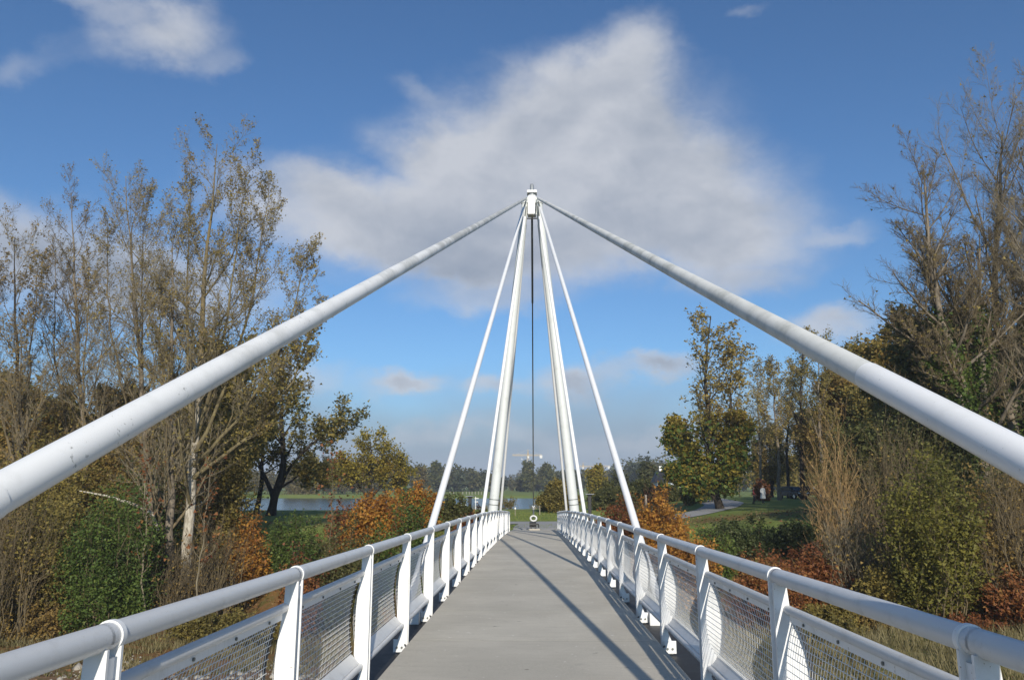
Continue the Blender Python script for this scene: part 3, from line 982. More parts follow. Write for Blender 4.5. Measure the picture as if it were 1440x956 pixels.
# two people on the lawn
def person(px, py, y, hgt, rz, label, top_mat, coat, pose):
    x = col_x(px, y); z0 = gz(x, y)
    root = thing('person', label, 'person', (x, y, z0), rz)
    s = hgt / 1.75
    J = dict(pel=(0, 0, .95), wai=(0, 0, 1.12), che=(0, .0, 1.34), nec=(0, 0, 1.49), hb=(0, -.015, 1.56), hd=(0, -.02, 1.66), ht=(0, -.01, 1.73),
             hl=(-.09, 0, .9), kl=(-.10, -.04 - pose * .08, .5), al=(-.10, .02, .08), tl=(-.11, -.13, .035),
             hr=(.09, 0, .9), kr=(.10, -.02 + pose * .02, .5), ar=(.10, .06 + pose * .1, .08), tr=(.11, -.09 + pose * .1, .035),
             sl=(-.18, 0, 1.41), el=(-.25, .02, 1.14), wl=(-.22, -.16 - pose * .1, .98), fl=(-.21, -.23 - pose * .1, .93),
             sr=(.18, 0, 1.41), er=(.25, .02, 1.14), wr=(.23, -.10, .92), fr=(.22, -.14, .84))
    rad = dict(pel=.145, wai=.125, che=.15, nec=.06, hb=.075, hd=.098, ht=.06, hl=.095, kl=.062, al=.045, tl=.04, hr=.095, kr=.062, ar=.045, tr=.04,
               sl=.068, el=.05, wl=.034, fl=.03, sr=.068, er=.05, wr=.034, fr=.03)
    E = ['pel wai', 'wai che', 'che nec', 'nec hb', 'hb hd', 'hd ht', 'pel hl', 'hl kl', 'kl al', 'al tl', 'pel hr', 'hr kr', 'kr ar', 'ar tr',
         'che sl', 'sl el', 'el wl', 'wl fl', 'che sr', 'sr er', 'er wr', 'wr fr']
    ks = list(J); me = bpy.data.meshes.new('body')
    me.from_pydata([tuple(c * s for c in J[k]) for k in ks], [tuple(ks.index(q) for q in e.split()) for e in E], [])
    ob = bpy.data.objects.new('body', me); COL.objects.link(ob)
    ob.modifiers.new('skin', 'SKIN'); sv = me.skin_vertices[0].data
    for i, k in enumerate(ks): sv[i].radius = (rad[k] * s, rad[k] * s * (.8 if k in ('pel', 'wai', 'che') else 1)); sv[i].use_root = (k == 'pel')
    sb = ob.modifiers.new('sub', 'SUBSURF'); sb.levels = 2; sb.render_levels = 2
    dg = bpy.context.evaluated_depsgraph_get(); dg.update()
    m2 = bpy.data.meshes.new_from_object(ob.evaluated_get(dg)); bpy.data.objects.remove(ob)
    m2.name = 'body'; m2.materials.clear()
    for mm in (top_mat, 'trouser_dark', 'skin', 'black_rubber'): m2.materials.append(MATS[mm])
    for p in m2.polygons:
        c = p.center / s; p.use_smooth = True
        p.material_index = 2 if c.z > 1.49 or (abs(c.x) > .17 and c.z < .97 and c.z > .75) else (3 if c.z < .1 else (1 if c.z < .93 else 0))
    put('body', m2, root)
    hb = MB(); vs = []; fs = []; n, k = 12, 6
    for i in range(k):
        th = i / (k - 1) * 1.75
        for j in range(n):
            a = 2 * math.pi * j / n
            vs.append((.105 * math.sin(th) * math.cos(a) * s, (.015 + .115 * math.sin(th) * math.sin(a)) * s, (1.645 + .125 * math.cos(th)) * s))
    fs = [(i * n + j, i * n + (j + 1) % n, (i + 1) * n + (j + 1) % n, (i + 1) * n + j) for i in range(k - 1) for j in range(n) if not (i >= 3 and 6 <= j <= 11)]
    hb.add(vs, fs, True); hb.build('hair', 'hair', root)
    if coat:
        cb = MB(); vs = []; n = 18; rows = [(1.45, .13, .10), (1.36, .20, .14), (1.12, .19, .15), (.95, .215, .175), (.6, .27, .21), (.48, .28, .22)]
        for (z, rx, ry) in rows:
            for j in range(n):
                a = 2 * math.pi * j / n; q = 1 + .05 * math.sin(a * 5) * (1.3 - z); vs.append((rx * math.cos(a) * q * s, ry * math.sin(a) * q * s, z * s))
        fs = [(i * n + (j + 1) % n, i * n + j, (i + 1) * n + j, (i + 1) * n + (j + 1) % n) for i in range(len(rows) - 1) for j in range(n)]
        cb.add(vs, fs, True); cb.build('coat', 'coat_white', root)


person(1072, 702, 80, 1.78, .3, 'person in a long white coat standing on the far lawn', 'coat_white', True, .3)
person(1059, 703, 79, 1.66, 1.2, 'person in a red jacket walking beside the one in white', 'jacket_red', False, 1.0)

# ------------------------------------------------------------------ vegetation engine
def unit(v): return v / np.maximum(np.linalg.norm(v, axis=-1, keepdims=True), 1e-9)


def tubes(P, R, sides):
    """P (n,k,3), R (n,k) -> V, quads"""
    n, k, _ = P.shape
    T = np.empty_like(P); T[:, 1:-1] = P[:, 2:] - P[:, :-2]; T[:, 0] = P[:, 1] - P[:, 0]; T[:, -1] = P[:, -1] - P[:, -2]
    T = unit(T); D = unit(P[:, -1] - P[:, 0])
    ref = np.where(np.abs(D[:, 2:3]) < .85, np.array([[0, 0, 1.0]]), np.array([[1.0, 0, 0]]))[:, None]
    A = unit(np.cross(T, ref)); B = np.cross(T, A)
    th = np.arange(sides) * 2 * np.pi / sides
    V = P[:, :, None] + R[:, :, None, None] * (np.cos(th)[None, None, :, None] * A[:, :, None] + np.sin(th)[None, None, :, None] * B[:, :, None])
    b = (np.arange(n)[:, None, None] * k + np.arange(k - 1)[None, :, None]) * sides
    s0 = np.arange(sides)[None, None]; s1 = (s0 + 1) % sides
    F = np.stack([b + s0, b + s1, b + sides + s1, b + sides + s0], -1).reshape(-1, 4)
    return V.reshape(-1, 3), F


def cones(P, R):
    """P (n,2,3): three-sided twigs that run out to a point"""
    n = len(P); D = unit(P[:, 1] - P[:, 0])
    ref = np.where(np.abs(D[:, 2:3]) < .85, np.array([[0, 0, 1.0]]), np.array([[1.0, 0, 0]]))
    A = unit(np.cross(D, ref)); B = np.cross(D, A); V = []
    for k in range(3):
        th = 2.0944 * k; V.append(P[:, 0] + (A * math.cos(th) + B * math.sin(th)) * R[:, :1])
    V = np.stack(V + [P[:, 1]], 1).reshape(-1, 3); b = np.arange(n)[:, None] * 4
    return V, np.concatenate([b + np.array([[0, 1, 3]]), b + np.array([[1, 2, 3]]), b + np.array([[2, 0, 3]])])


def resample(pts, k):
    P = np.array(pts, float); s = np.r_[0, np.cumsum(np.linalg.norm(np.diff(P, axis=0), axis=1))]
    t = np.linspace(0, s[-1], k); Q = np.stack([np.interp(t, s, P[:, i]) for i in range(3)], 1)
    for _ in range(2): Q[1:-1] = (Q[:-2] + 2 * Q[1:-1] + Q[2:]) / 4
    return Q


def shoot(rng, P, R, n, t0, t1, ratio, a0, a1, up, jit, segs, rr, fall=.4, tip=.35, rmin=.006, out=None):
    N, K, _ = P.shape
    L = np.linalg.norm(np.diff(P, axis=1), axis=2).sum(1)
    idx = np.repeat(np.arange(N), n); m = N * n
    t = t0 + (t1 - t0) * ((np.tile(np.arange(n), N) + rng.random(m)) / n)
    f = np.clip(t, 0, .999) * (K - 1); i = f.astype(int); w = (f - i)[:, None]
    p = P[idx, i] * (1 - w) + P[idx, i + 1] * w; tan = unit(P[idx, i + 1] - P[idx, i])
    r = R[idx, i] * (1 - w[:, 0]) + R[idx, i + 1] * w[:, 0]
    ref = np.where(np.abs(tan[:, 2:3]) < .9, np.array([[0, 0, 1.0]]), np.array([[1.0, 0, 0]]))
    A = unit(np.cross(tan, ref)); B = np.cross(tan, A)
    az = np.tile(np.arange(n), N) * 2.39996 + rng.random(m) * 1.2 + np.repeat(rng.random(N) * 6.28, n)
    ang = a0 + (a1 - a0) * rng.random(m)
    d = tan * np.cos(ang)[:, None] + (A * np.cos(az)[:, None] + B * np.sin(az)[:, None]) * np.sin(ang)[:, None]
    ln = L[idx] * ratio * (1 - fall * t) * (.6 + .6 * rng.random(m))
    pts = [p]
    for _ in range(segs):
        d = unit(d + rng.normal(0, jit, (m, 3)) + np.array([0, 0, up / segs]))
        p = p + d * (ln / segs)[:, None]; pts.append(p)
    Q = np.stack(pts, 1)
    r0 = np.maximum(r * rr, rmin)
    RR = np.maximum(r0[:, None] * np.linspace(1, tip, segs + 1)[None], rmin * .7)
    return Q, RR


def leaf_faces(rng, C, size, flat=.35, aspect=.8):
    """one small pointed blade per leaf"""
    m = len(C); sz = size * (.7 + .9 * rng.random(m))
    nrm = rng.normal(0, 1, (m, 3)); nrm[:, 2] = np.abs(nrm[:, 2]) + flat; nrm = unit(nrm)
    a = unit(np.cross(nrm, rng.normal(0, 1, (m, 3)))); b = np.cross(nrm, a)
    a = a * sz[:, None] * .6; b = b * (sz * aspect)[:, None] * .6
    V = np.stack([C - a, C + a * .7 + b, C + a * .7 - b], 1).reshape(-1, 3)
    return V, np.arange(m * 3).reshape(-1, 3)


def clump_tint(rng, C, base=None):
    """per leaf colour value: mostly by clump, partly at random"""
    k = np.array([[.9, .5, .7], [.4, 1.1, .6], [.7, .3, 1.2]])
    ph = rng.random(3) * 6.28
    s = np.sin(C @ k.T + ph).sum(1) / 3
    return np.clip(.5 + .28 * s + rng.normal(0, .2, len(C)), 0, 1)


def leaf_part(rng, C, size, mat, parent, name='foliage', flat=.35):
    if not len(C): return
    V, F = leaf_faces(rng, C, size, flat)
    me = raw_mesh(name, V, [F], mat, False, np.repeat(clump_tint(rng, C), 3))
    return put(name, me, parent)


def sample_pts(rng, P, m, spread, t0=.2):
    i = rng.integers(0, len(P), m); f = (t0 + (1 - t0) * rng.random(m)) * (P.shape[1] - 1)
    k = np.minimum(f.astype(int), P.shape[1] - 2); w = (f - k)[:, None]
    return P[i, k] * (1 - w) + P[i, k + 1] * w + rng.normal(0, spread, (m, 3))


def tree(label, x, y, trunks, levels, seed, bark='bark_grey', twig='twig_grey', leaves=(), name='tree', cat='tree', group=None, rz=0.0, sink=.25, k0=14, ivy=0, wob=.06, limb_bark=None):
    """trunks: list of (points rel. to base, r0, r1); levels: dicts for shoot(); leaves: (count, size, material, spread, level)"""
    rng = np.random.default_rng(seed)
    root = thing(name, label, cat, (x, y, gz(x, y) - sink), rz, group)
    P = np.stack([resample(p, k0) for p, _, _ in trunks]); R = np.stack([np.linspace(a, b, k0) for _, a, b in trunks])
    P[:, 1:] += rng.normal(0, wob, P[:, 1:].shape) * np.array([1, 1, .2])
    R[:, 0] *= 1.35
    nt = 1 if limb_bark else len(P)
    V, F = tubes(P[:nt], R[:nt], 10)
    put('trunk', raw_mesh('trunk', V, [F], bark, True), root)
    for j in range(nt, len(P)):
        V, F = tubes(P[j:j + 1], R[j:j + 1], 8)
        put('limb', raw_mesh('limb', V, [F], limb_bark, True), root)
    lv = [(P, R)]; VV, FF, TT, o = [], [], [], 0
    for li, L in enumerate(levels):
        L = dict(L); src = L.pop('src', -1); sides = L.pop('sides', 3)
        Q, RR = shoot(rng, *lv[src], **L); lv.append((Q, RR))
        if li == 0:
            V, F = tubes(Q, RR, 6)
            put('branches', raw_mesh('branches', V, [F], limb_bark or bark, True), root)
        elif Q.shape[1] == 2:
            V, F = cones(Q, RR); VV.append(V); TT.append(F + o); o += len(V)
        else:
            V, F = tubes(Q, RR, sides); VV.append(V); FF.append(F + o); o += len(V)
    if VV:
        parts = ([np.concatenate(FF)] if FF else []) + ([np.concatenate(TT)] if TT else [])
        put('twigs', raw_mesh('twigs', np.concatenate(VV), parts, twig, False), root)
    for (m, sz, mat, spread, lev, *rest) in leaves:
        C = sample_pts(rng, lv[lev][0], m, spread)
        if rest:
            zlo, zhi = rest; C = C[(C[:, 2] > zlo) & (C[:, 2] < zhi)]
        leaf_part(rng, C, sz, mat, root)
    if ivy:
        f = rng.random(ivy) ** .8 * .62; i = rng.integers(0, len(P), ivy)
        kk = f * (k0 - 1); k = kk.astype(int); w = (kk - k)[:, None]
        C = P[i, k] * (1 - w) + P[i, k + 1] * w; a = rng.random(ivy) * 6.28
        rr = R[i, k] + .05 + np.abs(rng.normal(0, .28, ivy))
        C = C + np.stack([np.cos(a) * rr, np.sin(a) * rr, rng.normal(0, .1, ivy)], 1)
        leaf_part(rng, C, .16, 'leaf_green', root, 'ivy')
    return root


def bush(label, x, y, w, d, h, m, size, mat, seed, stems=34, stem_mat='twig_brown', name='shrub', cat='shrub', lumps=16, sink=.2, group=None, twigs=6, floor=.05, fill=.5, zbase=None):
    rng = np.random.default_rng(seed)
    root = thing(name, label, cat, (x, y, (gz(x, y) if zbase is None else zbase) - sink), 0, group)
    # stems fan out from the foot
    a = rng.random(stems) * 6.28; rr = np.sqrt(rng.random(stems))
    tip = np.stack([np.cos(a) * rr * w * .5, np.sin(a) * rr * d * .5, h * (1.02 - .42 * rr ** 2) * (.75 + .35 * rng.random(stems))], 1)
    foot = np.stack([np.cos(a) * rr * w * .22, np.sin(a) * rr * d * .22, np.zeros(stems)], 1)
    t = np.linspace(0, 1, 6)[None, :, None]
    P = foot[:, None] * (1 - t) + tip[:, None] * t + np.sin(t * 3.14) * np.array([0, 0, h * .08])
    P[:, 1:] += rng.normal(0, .025 * h, P[:, 1:].shape)
    R = np.linspace(.024, .006, 6)[None] * (.7 + .6 * rng.random((stems, 1))) * (h / 3) ** .4
    V, F = tubes(P, R, 4)
    Q, RQ = shoot(rng, P, R, twigs, .2, 1.0, .32, .35, .8, .5, .14, 2, .6)
    V2, F2 = tubes(Q, RQ, 3)
    Q3, RQ3 = shoot(rng, Q, RQ, 4 if name != 'shrub' else 2, .1, 1.0, .5, .35, .8, .3, .1, 1, .7)
    V3, F3 = cones(Q3, RQ3)
    put('stems', raw_mesh('stems', np.concatenate([V, V2, V3]), [np.concatenate([F, F2 + len(V)]), F3 + len(V) + len(V2)], stem_mat, False), root)
    if m:
        # foliage on uneven lumps
        la = rng.random(lumps) * 6.28; lr = np.sqrt(rng.random(lumps)) * .80
        lc = np.stack([np.cos(la) * lr * w * .5, np.sin(la) * lr * d * .5, h * (.18 + .58 * rng.random(lumps)) * (1 - .45 * lr ** 2)], 1)
        ls = np.stack([w * (.09 + .14 * rng.random(lumps)), d * (.09 + .14 * rng.random(lumps)), h * (.09 + .15 * rng.random(lumps))], 1)
        m = int(m * 1.35); mi = int(m * fill); i = rng.integers(0, lumps, mi)
        v = unit(rng.normal(0, 1, (mi, 3))) * (rng.random(mi) ** .4)[:, None]
        v *= 1 + .16 * np.sin(v[:, [1, 2, 0]] * 9 + i[:, None])
        C = lc[i] + v * ls[i] * 1.25
        C2 = sample_pts(rng, Q, m - mi, .035 * h)
        C = np.concatenate([C, C2]) + rng.normal(0, .05, (m, 3)); C = C[(C[:, 2] > floor * h)]
        leaf_part(rng, C, size * (.82 if y < 60 else .95), mat, root)
    return root


LV_POPLAR = [dict(n=22, t0=.18, t1=.985, ratio=.28, a0=.4, a1=1.0, up=.6, jit=.08, segs=5, rr=.42, fall=.6),
             dict(n=10, t0=.12, t1=.98, ratio=.44, a0=.4, a1=.9, up=.4, jit=.1, segs=3, rr=.5, fall=.35),
             dict(n=8, t0=.1, t1=1.0, ratio=.5, a0=.4, a1=.95, up=.3, jit=.1, segs=1, rr=.6, fall=.3, rmin=.008),
             dict(n=5, t0=.05, t1=.95, ratio=.6, a0=.35, a1=.8, up=.2, jit=.1, segs=1, rr=.75, fall=.2, rmin=.007)]


def leaders(x, y, base_z, tips, h0, r0):
    """main stem plus upswept leaders ending at pixels tips; h0 = height where each leaves the main stem"""
    T = [at_y(px, py, y + dy) - np.array([x, y, base_z]) for (px, py, dy) in tips]
    m = T[0]; main = [(0, 0, 0), (m[0] * .15, m[1] * .1, m[2] * .3), (m[0] * .6, m[1] * .6, m[2] * .65), tuple(m)]
    out = [(main, r0, .015)]; M = resample(main, 40)
    for t, hh in zip(T[1:], h0):
        s = M[np.argmin(np.abs(M[:, 2] - hh))]; d = t - s
        out.append(([tuple(s), tuple(s + d * np.array([.45, .45, .22])), tuple(s + d * np.array([.8, .8, .55])), tuple(t)], r0 * .36, .012))
    return out


def scaled(levels, **kw):
    out = [dict(l) for l in levels]
    for k, v in kw.items():
        i, key = k.split('_', 1); out[int(i[1:])][key] = v
    return out


def place(px, y): return col_x(px, y)


def bush_px(label, px, y, w, d, top_py, m, size, mat, seed, **kw):
    """shrub standing on the ground at distance y whose top shows at row top_py"""
    x = place(px, y); h = max(.8, 1.1 * (float(at_y(px, top_py, y)[2]) - gz(x, y)) + .2)
    return bush(label, x, y, w, d, h, m, size, mat, seed, **kw)


def tall(px, y, top_px, top_py, lean=0):
    """base under column px at distance y; returns x, tip relative to base"""
    x = place(px, y); p = at_y(top_px, top_py, y + lean); return x, (float(p[0]) - x, lean, float(p[2]) - gz(x, y) + .25)


# ---- left: half-bare poplars on the valley floor
def poplar(label, px, y, tips, h0, r0, seed, bark, twig, leaves, name='poplar_tree', lv=LV_POPLAR):
    x = place(px, y); zb = gz(x, y) - .25
    return tree(label, x, y, leaders(x, y, zb, tips, h0, r0), lv, seed, bark, twig, leaves, name, limb_bark='bark_olive' if bark == 'bark_pale' else 'twig_brown')


poplar('tall half-bare poplar with forked pale trunk rising beside the left stay', 270, 45,
       [(304, 202, 0), (268, 258, .8), (346, 242, -.6), (380, 262, .8), (436, 345, -.6), (450, 430, .6)], [9.5, 10.5, 9.8, 8.8, 8.0], .34, 11, 'bark_pale', 'twig_grey',
       [(21000, .09, 'leaf_poplar', .10, -1, 7.5, 99), (6500, .15, 'leaf_olive', .3, 2, 7.5, 17)])
poplar('slimmer grey-barked poplar just left of the forked pale trunk', 248, 44.6, [(244, 330, 0), (226, 400, .6)], [10], .28, 12, 'bark_grey', 'twig_grey',
       [(6000, .085, 'leaf_poplar', .1, -1, 8, 99)])
poplar('leaning poplar with thin spotted trunk and bare upswept top', 222, 46, [(176, 248, 0), (206, 268, .7), (150, 312, -.6)], [9, 10], .25, 13, 'bark_grey', 'twig_grey',
       [(6000, .085, 'leaf_poplar', .1, -1, 6, 99)])
poplar('bare many-stemmed poplar second from the left edge', 130, 52, [(100, 270, 0), (78, 350, .6), (128, 365, -.6)], [7, 9], .26, 14, 'bark_grey', 'twig_brown',
       [(6000, .09, 'leaf_ochre', .1, -1, 4, 99)])
poplar('bare spreading tree with dark fork at the left edge', 48, 48, [(18, 334, 0), (56, 358, .6), (-14, 360, -.5)], [8.5, 8], .26, 15, 'bark_dark', 'twig_grey',
       [(5000, .11, 'leaf_ochre', .1, -1)], 'bare_tree')
LV_LEAFY = [dict(n=22, t0=.18, t1=.97, ratio=.42, a0=.6, a1=1.15, up=.35, jit=.08, segs=5, rr=.42, fall=.5),
            dict(n=8, t0=.2, t1=1.0, ratio=.45, a0=.5, a1=1.0, up=.15, jit=.14, segs=4, rr=.5, fall=.3),
            dict(n=6, t0=.15, t1=1.0, ratio=.45, a0=.5, a1=1.0, up=.05, jit=.16, segs=2, rr=.55, fall=.2, rmin=.006)]


def regrow(src, label, x, y, hscale, wscale, rz, mats):
    """a copy of a tree and its parts with its own size, turn and leaf colours"""
    r = src.copy(); COL.objects.link(r); r.location = (x, y, gz(x, y) - .25); r.rotation_euler = (0, 0, rz); r.scale = (wscale, wscale, hscale)
    r['label'] = label; q = list(mats)
    for ch in list(src.children):
        o = ch.copy(); COL.objects.link(o); o.parent = r
        if o.name.startswith('foliage') and q:
            o.material_slots[0].link = 'OBJECT'; o.material_slots[0].material = MATS[q.pop(0)]
    return r


LEAFY = []


def leafy(label, px, y, tx, ty, mats, seed, w=1.0):
    """three seed trees, the rest copies of them"""
    x, tp = tall(px, y, tx, ty)
    if len(LEAFY) < 4:
        h = tp[2]
        t = tree(label, x, y, [([(0, 0, 0), (.2, 0, h * .5), tp], .24, .03)], scaled(LV_LEAFY, L0_t0=.1, L0_n=24), seed, 'bark_dark', 'twig_brown',
                 [(13000, .20, mats[0], .26, -1), (4000, .22, mats[1], .4, 2)], 'leafy_tree')
        LEAFY.append((t, h)); return t
    s, h = LEAFY[seed % 4]
    return regrow(s, label, x, y, tp[2] / h, w * (tp[2] / h) ** .5, seed * 1.9, mats)

# leafy trees behind the poplars, on the bank
back = [(20, 60, 30, 560, 'ochre', 'brownish leafy tree filling the left edge behind the bare trees'),
        (95, 66, 90, 575, 'olive', 'olive leafy tree low behind the second bare poplar'),
        (165, 62, 160, 560, 'ochre', 'ochre leafy tree behind the leaning poplar'),
        (235, 68, 240, 570, 'olive', 'dull olive tree between the poplar trunks'),
        (310, 60, 322, 505, 'olive', 'dense olive-green tree right behind the forked pale trunk'),
        (-50, 64, -50, 540, 'olive', 'olive tree beyond the left edge'),
        (130, 74, 130, 590, 'ochre', 'tawny tree behind the many-stemmed poplar'),
        (205, 58, 200, 610, 'olive', 'low olive tree behind the dead limb'), (275, 76, 280, 560, 'ochre', 'tawny tree glimpsed between the pale trunks'),
        (55, 57, 55, 620, 'ochre', 'low tawny tree behind the olive thicket')]
for i, (px, y, tx, ty, kind, lab) in enumerate(back):
    leafy(lab, px, y, tx, ty, ('leaf_' + kind, ('leaf_dark', 'leaf_olive')[i % 2]), 40 + i, 1.1)

# willow-like tree on the lawn with dark trunks
x, tp = tall(383, 78, 400, 505)
tree('dark-trunked spreading tree shading the lawn by the lake', x, 78,
     [([(0, 0, 0), (.4, 0, 2.2), (1.0, 0, 5), (tp[0], 0, 10), tp], .42, .05), ([(.3, 0, 1.8), (1.8, .4, 5.5), (4.0, .5, 7.6), (6.4, .6, 9.6), (7.6, .6, 9.8)], .22, .03),
      ([(.2, 0, 2.0), (-1.8, 0, 6), (-3.5, 0, 10.5)], .24, .03), ([(-1.6, .4, 0), (-1.2, .4, 3), (-1.4, .4, 8), (-1.8, .5, 11)], .28, .04),
      ([(.5, 0, 2.6), (2.6, .2, 4.2), (4.2, .3, 4.5), (5.6, .3, 4.0)], .14, .02)],
     scaled(LV_LEAFY, L0_n=13, L0_t0=.35, L0_ratio=.36), 61, 'bark_dark', 'bark_dark', [(10500, .23, 'leaf_olive', .26, -1), (3500, .25, 'leaf_dark', .4, 2)], 'spreading_tree')

# ---- left undergrowth
und = [  # label, px, dist, w, d, top row, leaves, size, mat
    ('bright green bushy shrub below the spotted trunks', 172, 41.5, 5.2, 4, 722, 16000, .13, 'leaf_green'),
    ('dark green shrub left of the bright green one', 112, 43.5, 5.0, 4, 738, 10000, .14, 'leaf_dark'),
    ('broad olive thicket at the left edge under the stay', 48, 42, 7.0, 5, 705, 15000, .14, 'leaf_olive'),
    ('ochre thicket in the corner under the left stay', -25, 42, 5.5, 5, 700, 8000, .14, 'leaf_ochre'),
    ('tall olive thicket behind the dark green shrub', 85, 48, 8.0, 5, 640, 15000, .17, 'leaf_olive'),
    ('tall ochre thicket behind the spotted trunks', 190, 52, 8.0, 5, 625, 15000, .18, 'leaf_ochre'),
    ('ivy-green thicket at the foot of the pale trunks', 200, 48, 3.4, 3, 668, 7000, .14, 'leaf_green'),
    ('olive thicket right of the pale trunks', 312, 51, 3.4, 4, 610, 12000, .17, 'leaf_olive'),
    ('small golden-orange shrub right of the brown brush', 353, 50, 2.7, 2.2, 742, 5000, .17, 'leaf_orange'),
    ('low green shrub between two orange shrubs on the left bank', 420, 51, 4.2, 2.6, 742, 8500, .14, 'leaf_green'),
    ('low rusty shrub just above the left handrail', 436, 42, 2.6, 2.0, 786, 5000, .13, 'leaf_rust'),
    ('large flame-orange shrub left of the bridge', 530, 50, 5.0, 4, 708, 16000, .16, 'leaf_orange'),
    ('rusty-gold shrub crowning the flame-orange one by the stay foot', 583, 54, 3.6, 3, 688, 9000, .16, 'leaf_orange'),
    ('low rust shrub trailing left of the flame-orange one', 490, 52, 2.6, 2.4, 722, 5500, .16, 'leaf_rust'),
    ('dark green shrub between the flame-orange shrub and the left stay', 572, 46, 4.4, 3, 730, 10500, .13, 'leaf_green'),
    ('dull green shrub low against the left railing', 490, 43, 4.0, 3, 765, 9000, .13, 'leaf_dark'),
    ('dark olive shrub behind the left mast leg foot', 634, 55, 3.2, 3, 706, 6500, .15, 'leaf_dark'),
    ('low brown-red shrub behind the left railing posts', 668, 52, 2.6, 2.0, 726, 4500, .14, 'leaf_rust'),
    ('low olive weeds at the edge of the gravel', 330, 38.5, 6.0, 2.2, 860, 6500, .12, 'leaf_olive'),
    ('knee-high olive weeds at the far left of the gravel', 40, 40.5, 8.0, 2.0, 852, 4000, .12, 'leaf_ochre'),
]
for i, (lab, px, y, w, d, tp_, m, sz, mt) in enumerate(und):
    bush_px(lab, px, y, w, d, tp_, m, sz, mt, 100 + i)
# bare brush: brown stems around the trunks
for i, (lab, px, y, w, h, n) in enumerate([
        ('tangle of bare brown stems right of the pale trunks', 305, 44.5, 4.6, 6.0, 60),
        ('thin bare brown brush at the foot of the poplars', 238, 43, 3.2, 4.4, 46),
        ('arching bare twigs in the left corner below the stay', 20, 40, 5.0, 8.0, 46)]):
    bush(lab, place(px, y), y, w, 3, h, 500, .12, 'leaf_ochre', 150 + i, n, 'twig_brown', 'bare_brush', 'brush', twigs=9)
# slim bare saplings
for i, (lab, px, y, tx, ty, bark) in enumerate([
        ('slim pale sapling stem left of the pale trunks', 215, 41, 208, 640, 'twig_grey'),
        ('slim bare sapling right of the pale trunks', 287, 42.5, 296, 660, 'twig_grey'),
        ('thin bare sapling standing before the lake, left of the orange shrub', 470, 47, 468, 640, 'twig_brown')]):
    x, tp = tall(px, y, tx, ty)
    tree(lab, x, y, [([(0, 0, 0), (tp[0] * .4, 0, tp[2] * .5), tp], .06, .012)],
         [dict(n=16, t0=.35, t1=1, ratio=.22, a0=.4, a1=.8, up=.4, jit=.1, segs=4, rr=.5, fall=.4), dict(n=5, t0=.2, t1=1, ratio=.4, a0=.4, a1=.8, up=.2, jit=.12, segs=3, rr=.6, fall=.3)],
         170 + i, bark, bark, [(160, .15, 'leaf_rust', .1, -1)], 'sapling')
# broken white limb
lb = MB(); pb = [at_y(112, 690, 43.2), at_y(150, 697, 43.0), at_y(186, 708, 42.8), at_y(214, 722, 43.0), at_y(222, 745, 43.4)]
lb.tube([Vector(p) for p in pb], [.03, .06, .09, .10, .08], 8)
lb2 = tag(lb.build('dead_limb', 'bark_pale'), 'whitish dead limb sticking out left of the spotted trunks', 'branch')

# ---- middle distance on the left
x, tp = tall(520, 100, 522, 622)
tree('loose yellow-green tree on the lake shore left of the bridge', x, 100,
     [([(0, 0, 0), (.1, 0, 2), tp], .30, .05), ([(0, 0, 1.6), (-2.2, 0, 4.2), (-3.6, 0, 6)], .2, .03), ([(0, 0, 1.6), (2.2, 0, 4.2), (4.0, 0, 5.6)], .2, .03)],
     scaled(LV_LEAFY, L0_n=14, L0_t0=.25, L0_ratio=.6, L1_n=8), 201, 'bark_dark', 'twig_brown', [(8500, .24, 'leaf_gold', .3, -1)], 'shore_tree')
for i, (px, h, mt, lab) in enumerate([(410, 11, 'far_brown', 'russet tree across the lake behind the dark trunks'), (435, 13.5, 'leaf_gold', 'pale golden tree across the lake'),
                                     (462, 12, 'far_wood', 'dull green tree across the lake beside the golden one'), (485, 11.5, 'far_brown', 'beige bare-looking tree across the lake'),
                                     (560, 10, 'far_wood', 'dark green tree across the lake behind the shore tree'), (590, 9.5, 'far_brown', 'low brown tree across the lake left of the stay')]):
    y = 275 + 6 * (i % 3); x = place(px, y)
    tree(lab, x, y, [([(0, 0, 0), (.2, 0, h * .5), (.1, 0, h * .93)], .3, .05)], scaled(LV_LEAFY, L0_n=16, L1_n=6, L2_n=5), 210 + i, 'bark_dark', 'twig_brown', [(3800, .55, mt, .6, -1)], 'lakeside_tree')
bush('dark reedy shrub at the waterline across the lake', place(425, 268), 268, 12, 4, 4.0, 1500, .5, 'far_brown', 231, 20)

# ---- centre: bushes on the bank beyond the bridge end
for i, (lab, px, y, w, d, tp_, m, sz, mt) in enumerate([
        ('round olive shrub beyond the bridge end, right of the anchor', 787, 86, 4.2, 3.6, 684, 9500, .17, 'leaf_olive'),
        ('smaller golden-green shrub touching the round olive one', 769, 92, 2.6, 3, 696, 4500, .17, 'leaf_gold'),
        ('dark green shrub mass right of the mast leg', 862, 96, 6.5, 4, 684, 10500, .2, 'leaf_dark'),
        ('deep green evergreen shrub in front of the house', 935, 104, 6.5, 4, 683, 10500, .2, 'leaf_dark'),
        ('sombre shrub filling the gap behind the right stay', 900, 108, 5.0, 4, 680, 8000, .2, 'leaf_dark'),
        ('light yellow-green shrub at the bend of the path', 967, 88, 1.7, 1.5, 686, 2600, .18, 'leaf_yellow'),
        ('olive hedge left of the golden tree foot', 988, 92, 4.2, 2.6, 678, 7000, .18, 'leaf_green'),
        ('sparse reeds at the shore left of the anchor', 712, 100, 3.0, 1.5, 700, 500, .16, 'leaf_olive')]):
    bush_px(lab, px, y, w, d, tp_, m, sz, mt, 300 + i)
